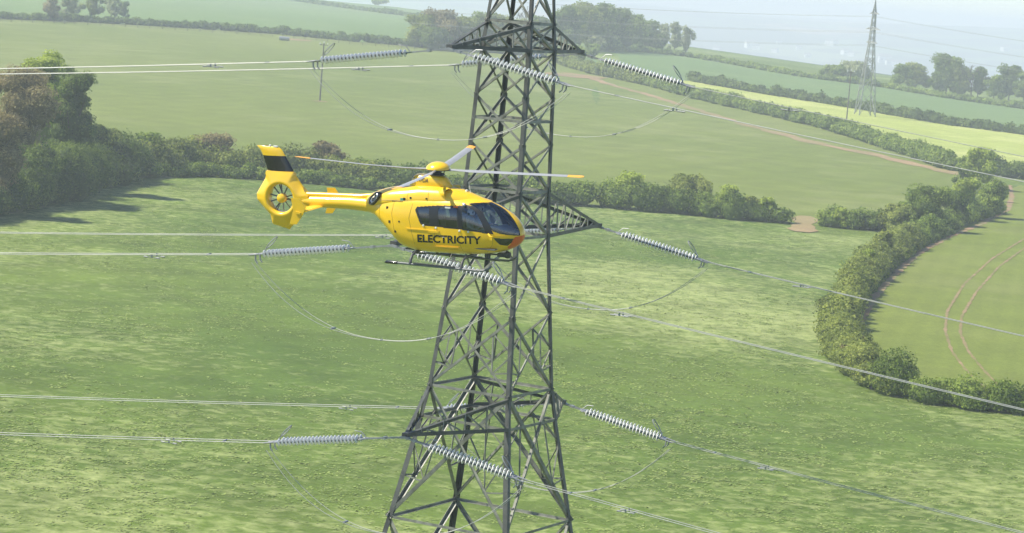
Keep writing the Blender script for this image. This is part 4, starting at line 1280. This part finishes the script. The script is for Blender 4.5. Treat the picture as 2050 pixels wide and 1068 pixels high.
# crew: one continuous skinned body each
def crew(org, label, lookz):
    e = bpy.data.objects.new("person", None)
    pts = {'pel': (0, 0, 0), 'bel': (-.02, 0, .18), 'che': (-.03, 0, .38), 'nek': (0, 0, .56), 'hed': (.03, 0, .66), 'top': (.02, 0, .8),
           'shl': (-.02, .19, .47), 'ell': (.12, .25, .22), 'hal': (.36, .16, .2), 'shr': (-.02, -.19, .47), 'elr': (.10, -.25, .22), 'har': (.34, -.12, .12),
           'hpl': (.02, .1, -.02), 'knl': (.46, .14, .06), 'ftl': (.62, .12, -.34), 'tol': (.78, .12, -.37), 'hpr': (.02, -.1, -.02), 'knr': (.46, -.14, .06), 'ftr': (.62, -.12, -.34), 'tor': (.78, -.12, -.37)}
    rad = {'pel': .15, 'bel': .13, 'che': .16, 'nek': .06, 'hed': .085, 'top': .07, 'shl': .085, 'ell': .05, 'hal': .04, 'shr': .085, 'elr': .05, 'har': .04, 'hpl': .1, 'knl': .075, 'ftl': .05, 'tol': .045, 'hpr': .1, 'knr': .075, 'ftr': .05, 'tor': .045}
    ed = [('pel', 'bel'), ('bel', 'che'), ('che', 'nek'), ('nek', 'hed'), ('hed', 'top'), ('che', 'shl'), ('shl', 'ell'), ('ell', 'hal'), ('che', 'shr'), ('shr', 'elr'), ('elr', 'har'),
          ('pel', 'hpl'), ('hpl', 'knl'), ('knl', 'ftl'), ('ftl', 'tol'), ('pel', 'hpr'), ('hpr', 'knr'), ('knr', 'ftr'), ('ftr', 'tor')]
    ks = list(pts); me = bpy.data.meshes.new("person")
    me.from_pydata([pts[k] for k in ks], [(ks.index(a), ks.index(b)) for a, b in ed], [])
    o = link("person", me, M['suit'])
    md = o.modifiers.new("skin", 'SKIN'); md.use_smooth_shade = True
    for i, k in enumerate(ks):
        me.skin_vertices[0].data[i].radius = (rad[k], rad[k]); me.skin_vertices[0].data[i].use_root = (k == 'pel')
    sb = o.modifiers.new("sub", 'SUBSURF'); sb.levels = 2; sb.render_levels = 2
    # helmet, visor and face pieces
    R = Matrix.Translation((.03, 0, .70))
    MB().lathe([(.0, .135), (.06, .128), (.105, .09), (.128, .03), (.132, -.03), (.122, -.07), (.118, -.075)], 16, R).build("helmet", M['white'], o, smooth=True)
    MB().box((.135, 0, .715), (.03, .17, .075)).build("visor", M['seal'], o)
    MB().prism([(.09, .58), (.135, .6), (.15, .655), (.12, .69), (.02, .69), (.02, .6)], 'y', -.055, .055).build("face", M['skin'], o)
    for s in (-1, 1):
        MB().lathe([(0, -.03), (.045, -.02), (.045, .02), (0, .03)], 10, Matrix.Translation((.01, s * .13, .67)) @ Matrix.Rotation(math.pi / 2, 4, 'X')).build("headset_cup", M['dark'], o)
        b = MB()
        hx = (.36, .16, .2) if s > 0 else (.34, -.12, .12)
        for i in range(4):
            yy = hx[1] - .03 + i * .02; l = (.075, .085, .08, .065)[i]
            b.tube([(hx[0] + .02, yy, hx[2]), (hx[0] + .02 + l * .6, yy, hx[2] - .005), (hx[0] + .02 + l * .8, yy, hx[2] - .04)], [.011, .010, .008], 5)
        b.tube([(hx[0], hx[1] - .03 * s, hx[2]), (hx[0] + .05, hx[1] - .055 * s, hx[2] - .01)], [.012, .009], 5)
        b.build("fingers", M['skin'], o)
    bpy.data.objects.remove(e)
    L = HM @ Matrix.Translation(org)
    o.matrix_world = L
    return tag(o, label, "person", "helicopter crew")
crew((1.42, -.38, -1.98), "pilot in white helmet and dark suit seated at the helicopter's near front door", 0)
crew((1.42, .38, -1.98), "crew member in white helmet seated on the far side of the cockpit", 0)

# upper cowling
SC = np.array([
    (1.95, .05, -.915, -1.0, -.96, 2., 2.), (1.75, .20, -.83, -1.0, -.96, 2., 2.), (1.45, .36, -.735, -1.1, -1.0, 2.1, 2.), (1.1, .48, -.63, -1.15, -1.0, 2.2, 2.), (.7, .56, -.54, -1.2, -1.0, 2.3, 2.),
    (.3, .60, -.49, -1.2, -1.02, 2.4, 2.), (-.4, .62, -.50, -1.25, -1.04, 2.4, 2.), (-.96, .63, -.57, -1.3, -1.08, 2.3, 2.), (-1.6, .60, -.67, -1.4, -1.12, 2.2, 2.),
    (-2.0, .54, -.77, -1.5, -1.18, 2.1, 2.), (-2.35, .44, -.90, -1.55, -1.24, 2., 2.), (-2.65, .27, -1.06, -1.5, -1.3, 2., 2.), (-2.8, .06, -1.22, -1.4, -1.31, 2., 2.)])[::-1]
xc = np.concatenate([np.arange(-2.8, 1.95, .05), [1.95]])
PC = loft_grid(SC, xc, 96); NC = grid_normals(PC)
cow = grid_part("engine_cowling", PC, NC, np.ones((len(xc) - 1, 96), bool), M['yellow'], heli)

def cow_y(x, z): return float(side_y(x, z, SC))

# engine air intakes beside the mast: hooded scoops with dark mouths turned forward and outward
for s in (-1, 1):
    Rm = Matrix.Translation((.52, s * .40, -.70)) @ Matrix.Rotation(s * math.radians(28), 4, 'Z') @ Matrix.Rotation(math.radians(90), 4, 'Y')
    ob = MB().lathe([(.03, -.62), (.12, -.45), (.19, -.25), (.215, -.02), (.205, .09), (.185, .13), (.165, .11), (.155, .0)], 22, Rm).build("intake_scoop", M['yellow'], cow, smooth=True)
    MB().lathe([(.16, .04), (.12, -.02), (0, -.03)], 22, Rm).build("intake_mouth", M['intake'], ob)
# exhausts
for s in (-1, 1):
    c = Vector((-2.20, s * (cow_y(-2.20, -1.10) + .0), -1.08)); ax = Vector((-.42, s * .86, .26)).normalized(); upv = Vector((.75, 0, .66)); u = (upv - ax * upv.dot(ax)).normalized(); v = ax.cross(u)
    R = Matrix(((v.x, u.x, ax.x, c.x), (v.y, u.y, ax.y, c.y), (v.z, u.z, ax.z, c.z), (0, 0, 0, 1))) @ Matrix.Diagonal((.52, 1, 1, 1))
    eb = MB().lathe([(.31, -.12), (.32, .02), (.30, .06), (.25, .065), (.22, .03)], 28, R).build("exhaust_surround", M['black'], cow, smooth=True)
    MB().lathe([(.225, .03), (.19, .05), (.17, .045), (.15, .0), (.13, -.04)], 24, R).build("exhaust_pipe", M['silver'], eb, smooth=True)
    MB().lathe([(.15, .005), (.0, .0)], 24, R).build("exhaust_bore", M['black'], eb)

# mast fairing, swash plate, mast, hub
SF = np.array([(.62, .03, -.55, -.70, -.62, 2, 2), (.50, .14, -.42, -.75, -.62, 2.4, 2), (.30, .22, -.20, -.8, -.60, 3.2, 2), (.10, .25, -.165, -.8, -.6, 3.6, 2), (-.3, .26, -.155, -.8, -.6, 3.8, 2), (-.62, .25, -.165, -.8, -.6, 3.6, 2), (-.84, .22, -.19, -.8, -.6, 3., 2), (-.95, .15, -.34, -.8, -.62, 2.4, 2), (-1.08, .03, -.56, -.75, -.64, 2, 2)])[::-1]
xf = np.linspace(-1.08, .62, 44); PF = loft_grid(SF, xf, 64); NF = grid_normals(PF)
mf = grid_part("mast_fairing", PF, NF, np.ones((43, 64), bool), M['yellow'], heli)
MB().lathe([(.0, -.17), (.20, -.17), (.24, -.13), (.22, -.09), (.12, -.08), (.10, -.02), (.17, .0), (.17, .04), (0, .05)], 20).build("swash_plate", M['dark'], heli, smooth=True)
rods = MB()
for k in range(4):
    a = k * math.pi / 2 + .6
    rods.tube([(.2 * math.cos(a), .2 * math.sin(a), -.13), (.26 * math.cos(a + .3), .26 * math.sin(a + .3), .02)], .016, 6)
rods.build("control_rods", M['dark'], heli)
MB().lathe([(.0, .31), (.10, .305), (.22, .275), (.33, .215), (.40, .14), (.42, .085), (.415, .06)], 32).build("hub_cap", M['yellow'], heli, smooth=True)
MB().lathe([(.415, .06), (.42, .03), (.30, .01), (.12, .0)], 32).build("hub_skirt", M['dark'], heli, smooth=True)

# main rotor
def rotor_blade(ang, tipz):
    st = [(.3, .05, .05), (.6, .055, .045), (.85, .07, .035), (1.15, .14, .03), (2.5, .14, .026), (4.55, .14, .022), (4.56, .14, .022), (5.0, .14, .018), (5.1, .09, .012)]
    def ring(r, c, t, z):
        tw = math.radians(11 - 6 * r / 5.1) if r > 1 else math.radians(11)
        pr = [(-1, 0), (-.7, .55), (-.2, 1), (.4, .8), (1, .1), (1, -.1), (.4, -.6), (-.2, -.7), (-.7, -.45)]
        sh = .0 if r < 5.05 else -.04
        return [(r, -(a * c + sh) * math.cos(tw) , z - a * c * math.sin(tw) + b * t) for a, b in pr]
    V = []; ids = []
    for r, c, t in st:
        z = .035 + tipz * max(0, r - .8) ** 1.6 / 4.3 ** 1.6
        V += ring(r, c, t, z)
    n = 9
    def part(i0, i1, name, mat, par):
        F = [(i * n + k, i * n + (k + 1) % n, (i + 1) * n + (k + 1) % n, (i + 1) * n + k) for i in range(i0, i1) for k in range(n)]
        F += [tuple(i0 * n + k for k in range(n)), tuple(i1 * n + k for k in range(n))]
        ca, sa = math.cos(ang), math.sin(ang)
        W = [(x * ca - y * sa, x * sa + y * ca, z) for x, y, z in V]
        us = sorted({v for f in F for v in f}); mp = {v: i for i, v in enumerate(us)}
        return MB().add([W[v] for v in us], [tuple(mp[v] for v in f) for f in F]).build(name, mat, par, smooth=True)
    b = part(0, 5, "rotor_blade", M['blade'], heli)
    part(6, 8, "blade_tip", M['orange'], b)
    return b
for a, tz in ((192, .22), (12, .0), (102, .12), (280, .10)):
    rotor_blade(math.radians(a), tz)

# tail boom spine
sp = MB().tube([(x, 0, z) for x, z in ((-2.5, -1.08), (-3.0, -1.15), (-4.0, -1.19), (-5.3, -1.25))], [.10, .095, .09, .085], 14)
sp.build("drive_shaft_cover", M['yellow'], heli, smooth=True)

# shrouded tail rotor
RC = np.array([-6.12, -1.45])
OUT = [(-6.73, -.5), (-5.66, -.5), (-5.40, -.83), (-5.16, -1.16), (-5.02, -1.26), (-5.0, -1.70), (-5.25, -1.92), (-5.72, -2.42), (-5.83, -2.56), (-6.52, -2.42), (-6.60, -2.10), (-7.15, -1.58), (-7.17, -1.37), (-6.82, -.80)]
def ray_out(t):
    d = np.array([math.cos(t), math.sin(t)]); best = 9
    for i in range(len(OUT)):
        a = np.array(OUT[i]) - RC; b = np.array(OUT[(i + 1) % len(OUT)]) - RC; e_ = b - a
        den = d[0] * e_[1] - d[1] * e_[0]
        if abs(den) < 1e-9: continue
        r = (a[0] * e_[1] - a[1] * e_[0]) / den; u = (a[0] * d[1] - a[1] * d[0]) / den
        if r > 0 and -1e-6 <= u <= 1 + 1e-6: best = min(best, r)
    return best
angs = sorted(set(list(np.linspace(0, 2 * math.pi, 96, endpoint=False)) + [math.atan2(p[1] - RC[1], p[0] - RC[0]) % (2 * math.pi) for p in OUT]))
V = []; nk = 0
for t in angs:
    Ro = ray_out(t); ct, st_ = math.cos(t), math.sin(t)
    xo, zo = RC[0] + Ro * ct, RC[1] + Ro * st_
    et = .095 if zo > -.62 else (.03 + .13 * min(1, max(0, (xo + 5.5) / .45)) * min(1, max(0, (zo + 2.0) / .3)) * min(1, max(0, (-.85 - zo) / .3)))
    pr = [(.50, 0), (.50, .11), (.515, .16), (.55, .195), (.60, .205), (.655, .19)]
    s0 = .655
    for f in (.25, .5, .75, .93, 1.0):
        r = s0 + (Ro - s0) * f
        y = .19 + (et - .19) * (f ** 1.1) * (1 if f < .95 else 1)
        if f == 1.0 and et < .05: y = .008
        pr.append((max(r, s0 + .001 * f), y))
    half = [(r, y) for r, y in pr]
    loop = half + [(r, -y) for r, y in half[::-1][0:-1]]
    nk = len(loop)
    V += [(RC[0] + r * ct, y, RC[1] + r * st_) for r, y in loop]
na = len(angs)
F = [(i * nk + k, ((i + 1) % na) * nk + k, ((i + 1) % na) * nk + (k + 1) % nk, i * nk + (k + 1) % nk) for i in range(na) for k in range(nk)]
shroud = MB().add(V, F).build("tail_rotor_shroud", M['yellow'], heli, smooth=True)
RY = Matrix.Translation((RC[0], 0, RC[1])) @ Matrix.Rotation(math.pi / 2, 4, 'X')
MB().lathe([(0, .17), (.10, .165), (.16, .13), (.17, .08), (.17, -.06), (.0, -.08)], 24, RY).build("fan_hub", M['yellow'], shroud, smooth=True)
for k in range(10):
    a = [0, 35, 72, 105, 150, 180, 215, 252, 285, 330][k] * math.pi / 180 + .2
    L_ = Matrix.Translation((RC[0], 0, RC[1])) @ Matrix.Rotation(a, 4, 'Y') @ Matrix.Rotation(.5, 4, 'X')
    MB().box((.325, 0, 0), (.35, .012, .05), L_).build("fan_blade", M['grey'], shroud)
for k in range(3):
    a = k * 2.1 + .15
    L_ = Matrix.Translation((RC[0], .08, RC[1])) @ Matrix.Rotation(a, 4, 'Y')
    MB().tube([tuple(L_ @ Vector((.15, 0, 0))), tuple(L_ @ Vector((.5, 0, 0)))], .022, 8).build("stator_arm", M['dark'], shroud)

def airfoil_loft(name, secs, mat, parent, th=.1):
    """secs: (z, x_rear, x_front) vertical fin sections with y thickness"""
    pr = [(0, 0), (.15, .42), (.4, .5), (.7, .46), (.9, .3), (.98, .12), (1, 0)]
    loop = pr + [(a, -b) for a, b in pr[-2:0:-1]]
    V = [(xr + (xf_ - xr) * a, b * t, z + (dz * (a - .5))) for z, xr, xf_, t, dz in secs for a, b in loop]
    n = len(loop)
    F = [(i * n + k, i * n + (k + 1) % n, (i + 1) * n + (k + 1) % n, (i + 1) * n + k) for i in range(len(secs) - 1) for k in range(n)]
    F += [tuple(range(n)), tuple((len(secs) - 1) * n + k for k in range(n))]
    return MB().add(V, F).build(name, mat, parent, smooth=True)
fin = airfoil_loft("tail_fin", [(-.62, -6.72, -5.60, .2, 0), (-.49, -6.715, -5.66, .19, .03)], M['yellow'], heli)
airfoil_loft("black_band", [(-.49, -6.715, -5.66, .192, .03), (-.2, -6.82, -5.84, .17, .03), (.04, -6.91, -6.0, .152, .03)], M['black'], fin)
airfoil_loft("fin_tip", [(.04, -6.91, -6.0, .15, .03), (.18, -6.98, -6.09, .14, .03), (.28, -7.06, -6.17, .12, .02), (.345, -7.14, -6.28, .07, .01), (.36, -7.14, -6.34, .03, .0)], M['yellow'], fin)
MB().lathe([(0, .07), (.035, .05), (.045, 0)], 10, Matrix.Translation((-6.62, 0, .36))).build("position_light", M['white'], fin)
MB().box((-6.4, 0, .37), (.16, .07, .05)).build("beacon_base", M['white'], fin)

# stabiliser with end plates
SX = -4.75
def stab_sec(y): 
    pr = [(-.28, 0), (-.1, .03), (.08, .04), (.2, .03), (.25, 0), (.2, -.025), (-.1, -.03)]
    return [(SX + .1 + a, y, -1.60 + b) for a, b in pr]
V = stab_sec(-1.3) + stab_sec(1.3); n = 7
stb = MB().add(V, [(k, (k + 1) % n, (k + 1) % n + n, k + n) for k in range(n)] + [tuple(range(n)), tuple(range(n, 2 * n))]).build("stabiliser", M['yellow_m'], heli)
EP = [(-5.05, -1.18), (-4.72, -1.16), (-4.47, -1.47), (-4.58, -1.74), (-4.82, -2.09), (-5.1, -2.11), (-4.96, -1.6)]
for s in (-1, 1):
    MB().prism(EP, 'y', s * 1.3 - .014, s * 1.3 + .014).build("end_plate", M['yellow_m'], stb)
    MB().prism([(-4.85, -1.62), (-4.65, -1.66), (-4.67, -1.72), (-4.85, -1.72)], 'y', s * 1.32 - .03, s * 1.32 + .03).build("plate_fairing", M['yellow_m'], stb)

# skids
for s in (-1, 1):
    o_ = MB().tube([(-1.05, s * 1.05, -3.14), (1.9, s * 1.05, -3.14), (2.25, s * 1.05, -3.12), (2.45, s * 1.05, -3.04), (2.55, s * 1.05, -2.94)], .042, 10)
    sk = o_.build("skid", M['grey'], heli, smooth=True)
    MB().tube([(-1.5, s * 1.05, -3.17), (-1.42, s * 1.05, -3.145), (-1.0, s * 1.05, -3.14)], [.02, .06, .055], 10).build("skid_heel", M['black'], sk, smooth=True)
    MB().prism([(1.2, -3.10), (-.4, -3.10), (-.4, -3.085), (1.2, -3.085)], 'y', s * 1.05 - .06, s * 1.05 + .06).build("step_pad", M['dark'], sk)
for x in (-.52, 1.42):
    pts = [(x, y, z) for y, z in ((-1.05, -3.12), (-1.0, -2.98), (-.86, -2.84), (-.6, -2.78), (0, -2.80), (.6, -2.78), (.86, -2.84), (1.0, -2.98), (1.05, -3.12))]
    MB().tube(pts, [.06, .05, .045, .045, .045, .045, .045, .05, .06], 9).build("cross_tube", M['dark'], heli, smooth=True)
MB().tube([(.9, -.9, -2.9), (1.42, -.95, -2.93)], .02, 6).tube([(.9, -.9, -2.9), (.9, -.7, -2.72)], .02, 6).build("boarding_step", M['dark'], heli)
# belly equipment
bq = MB().box((2.55, -.1, -2.70), (.34, .2, .13)).box((2.2, -.1, -2.71), (.5, .06, .05)).box((1.9, -.1, -2.76), (.06, .06, .14)).build("camera_mount", M['dark'], heli)
MB().lathe([(0, -.16), (.09, -.13), (.13, -.04), (.12, .05), (.05, .09)], 14, Matrix.Translation((2.72, -.1, -2.66))).build("camera_ball", M['dark'], bq, smooth=True)
MB().tube([(2.62, .0, -2.55), (2.85, 0, -2.78)], .018, 6).build("wire_cutter", M['dark'], heli)
MB().tube([(.5, 0, -2.78), (.5, 0, -2.98)], [.05, .03], 8).build("belly_antenna", M['dark'], heli)
MB().box((-.9, 0, -2.80), (.5, .3, .05)).build("belly_plate", M['dark'], heli)

# landing light at the nose
LM = Matrix.Translation((3.20, -.13, -1.99)) @ Matrix.Rotation(math.radians(70), 4, 'Y') @ Matrix.Rotation(math.radians(20), 4, 'X')
ll_ = MB().lathe([(.075, -.05), (.08, .0), (.07, .025), (.06, .03)], 16, LM).build("landing_light", M['silver'], heli, smooth=True)
MB().lathe([(.062, .026), (.03, .036), (0, .038)], 16, LM).build("lamp_lens", M['lamp'], ll_, smooth=True)

# pieces lying on the flanks
def flank_strip(name, x0, x1, z0, z1, h, mat, parent, t=.025, n=14, both=True):
    for s in ((-1, 1) if both else (-1,)):
        V = []; 
        for i in range(n + 1):
            x = x0 + (x1 - x0) * i / n; z = z0 + (z1 - z0) * i / n
            for zz_, off in ((z + h / 2, 0), (z + h / 2, t), (z - h / 2, t), (z - h / 2, 0)):
                V.append((x, s * (float(side_y(x, zz_)) + off - .004), zz_))
        F = [(i * 4 + k, i * 4 + (k + 1) % 4, (i + 1) * 4 + (k + 1) % 4, (i + 1) * 4 + k) for i in range(n) for k in range(4)] + [(0, 1, 2, 3), (n * 4, n * 4 + 1, n * 4 + 2, n * 4 + 3)]
        MB().add(V, F).build(name, mat, parent)
flank_strip("door_rail", -.80, .06, -1.965, -1.955, .035, M['yellow_m'], fus, .03)
flank_strip("door_handle", .06, .45, -1.99, -1.975, .07, M['yellow_m'], fus, .045)
flank_strip("step_bar", .28, 1.18, -2.52, -2.49, .05, M['yellow_m'], fus, .05)
flank_strip("front_trim", 2.5, 3.08, -1.965, -2.0, .05, M['yellow_m'], fus, .02)
for x, z in ((.33, -1.845), (1.22, -1.875), (1.55, -1.88), (-.15, -1.80)):
    for s in (-1, 1):
        MB().lathe([(.04, 0), (.035, .03), (0, .035)], 8, Matrix.Translation((x, s * float(side_y(x, z)), z)) @ Matrix.Rotation(-s * math.pi / 2, 4, 'X')).build("window_latch", M['white'], fus)
for s in (-1, 1):
    MB().lathe([(.07, 0), (.06, .04), (.03, .06), (0, .065)], 10, Matrix.Translation((1.3, s * .60, -1.0)) @ Matrix.Rotation(-s * .9, 4, 'X')).build("door_hinge_cap", M['silver'], fus)
    MB().tube([(2.28, s * .73, -1.9), (2.45, s * .90, -1.98)], .03, 8).box((2.50, s * .95, -1.99), (.10, .12, .12)).build("mirror_arm", M['yellow_m'], fus)
    MB().box((.72, s * .70, -1.13), (.2, .03, .05)).build("window_label", M['white'], fus)
    MB().box((1.0, s * .665, -1.085), (.16, .03, .05)).build("door_release", M['red'], fus)
for x, z, w_ in ((-.98, -.98, .08), (-.74, -.92, .06), (-.14, -.90, .05), (-1.62, -1.33, .08), (-1.5, -1.80, .08), (-1.26, -2.12, .07), (-1.1, -1.75, .05), (-.28, -2.3, .05)):
    for s in (-1, 1):
        y = max(float(side_y(x, z)), cow_y(x, z) if z > -1.25 else 0)
        MB().box((x, s * (y + .002), z), (w_, .02, w_ * 1.1)).build("vent_slot", M['seal'], fus)
def seam(pts, w_=.014, S=ST, par=None):
    P = []
    for i in range(len(pts) - 1):
        k = max(2, int(math.hypot(pts[i + 1][0] - pts[i][0], pts[i + 1][1] - pts[i][1]) / .06))
        for j in range(k): P.append((pts[i][0] + (pts[i + 1][0] - pts[i][0]) * j / k, pts[i][1] + (pts[i + 1][1] - pts[i][1]) * j / k))
    P.append(pts[-1])
    for s in (-1, 1):
        MB().tube([(x, s * (float(side_y(x, z, S)) + .001), z) for x, z in P], w_ * .5, 4).build("panel_seam", M['seam'], par or fus)
seam([(1.18, -1.83), (1.22, -2.3), (1.3, -2.62), (2.1, -2.62), (2.38, -2.3), (2.45, -1.95)])
seam([(.27, -1.82), (.27, -2.45), (.36, -2.55), (1.12, -2.55), (1.18, -2.4)])
seam([(-.62, -1.1), (-.72, -1.6), (-.62, -2.0), (-.5, -2.5)])
seam([(-1.35, -1.05), (-1.42, -1.5), (-1.3, -2.1)])
seam([(-1.95, -.98), (-1.98, -1.5), (-1.95, -1.9)])
seam([(-2.3, -1.12), (-1.4, -1.06), (-.6, -1.02), (.2, -.98)], S=SC, par=cow)
seam([(-.85, -.72), (-.88, -.9), (-.86, -1.05)], S=SC, par=cow)
seam([(-.1, -.66), (-.08, -.85), (-.1, -1.0)], S=SC, par=cow)
MB().tube([(1.25, 0, -.68), (1.17, 0, -.3)], [.012, .005], 6).build("whip_antenna", M['white'], heli)
MB().lathe([(.05, 0), (.04, .05), (0, .06)], 10, Matrix.Translation((1.1, 0, -.63))).build("beacon", M['white'], heli)
MB().prism([(.15, -.64), (.45, -.64), (.38, -.58), (.22, -.58)], 'y', -.55, -.50)
for i, (x, z) in enumerate(((-1.45, -1.0), (-1.2, -1.0))):
    pass

# lettering
def lettering(txt, x0, x1, z0, h, surf, mat, parent, name, bold=.0, slope=0.0, off=.006, side=-1):
    cu = bpy.data.curves.new(name, 'FONT'); cu.body = txt; cu.offset = bold; cu.resolution_u = 4; cu.size = 1
    t = bpy.data.objects.new("tmp", cu); COL.objects.link(t)
    dg = bpy.context.evaluated_depsgraph_get(); dg.update()
    me = bpy.data.meshes.new_from_object(t.evaluated_get(dg))
    bpy.data.objects.remove(t)
    bm = bmesh.new(); bm.from_mesh(me)
    xs_ = [v.co.x for v in bm.verts]; ys_ = [v.co.y for v in bm.verts]
    a, b = min(xs_), max(xs_); c, d = min(ys_), max(ys_)
    for v in bm.verts:
        fx = (v.co.x - a) / (b - a); fy = (v.co.y - c) / (d - c)
        if side > 0: xx = x1 - (x1 - x0) * fx
        else: xx = x0 + (x1 - x0) * fx
        v.co = Vector((xx, 0, z0 + slope * (xx - x0) + h * fy))
    for k in range(1, 40):
        g = bm.verts[:] + bm.edges[:] + bm.faces[:]
        bmesh.ops.bisect_plane(bm, geom=g, plane_co=(x0 + (x1 - x0) * k / 40, 0, 0), plane_no=(1, 0, 0))
    for k in range(1, 5):
        g = bm.verts[:] + bm.edges[:] + bm.faces[:]
        bmesh.ops.bisect_plane(bm, geom=g, plane_co=(0, 0, z0 + h * k / 5 + slope * (x1 - x0) / 2), plane_no=(0, 0, 1))
    bmesh.ops.triangulate(bm, faces=bm.faces)
    for v in bm.verts:
        v.co.y = side * (float(surf(v.co.x, v.co.z)) + off)
    bm.to_mesh(me); bm.free()
    return link(name, me, mat, parent)
for sd_ in (-1, 1):
    lettering("ELECTRICITY", -.38, 2.02, -2.415, .285, side_y, M['black'], fus, "lettering_electricity", bold=.032, slope=.055, side=sd_)
    lettering("G-WPDA", -.88, -.24, -.41, .15, lambda x, z: side_y(x, z, SF), M['ink'], mf, "registration_letters", bold=.02, slope=.0, side=sd_)
    mk = MB()
    for i in range(9):
        x = -1.43 + i * .048; z = -1.085
        mk.box((x, sd_ * (max(cow_y(x, z), float(side_y(x, z))) + .004), z), (.026, .004, .05 if i % 3 else .06))
    mk.build("small_lettering", M['ink'], fus)
    x, z = -1.06, -1.0
    MB().box((x, sd_ * (max(cow_y(x, z), float(side_y(x, z))) + .004), z), (.14, .006, .09)).build("teal_mark", M['teal'], fus)
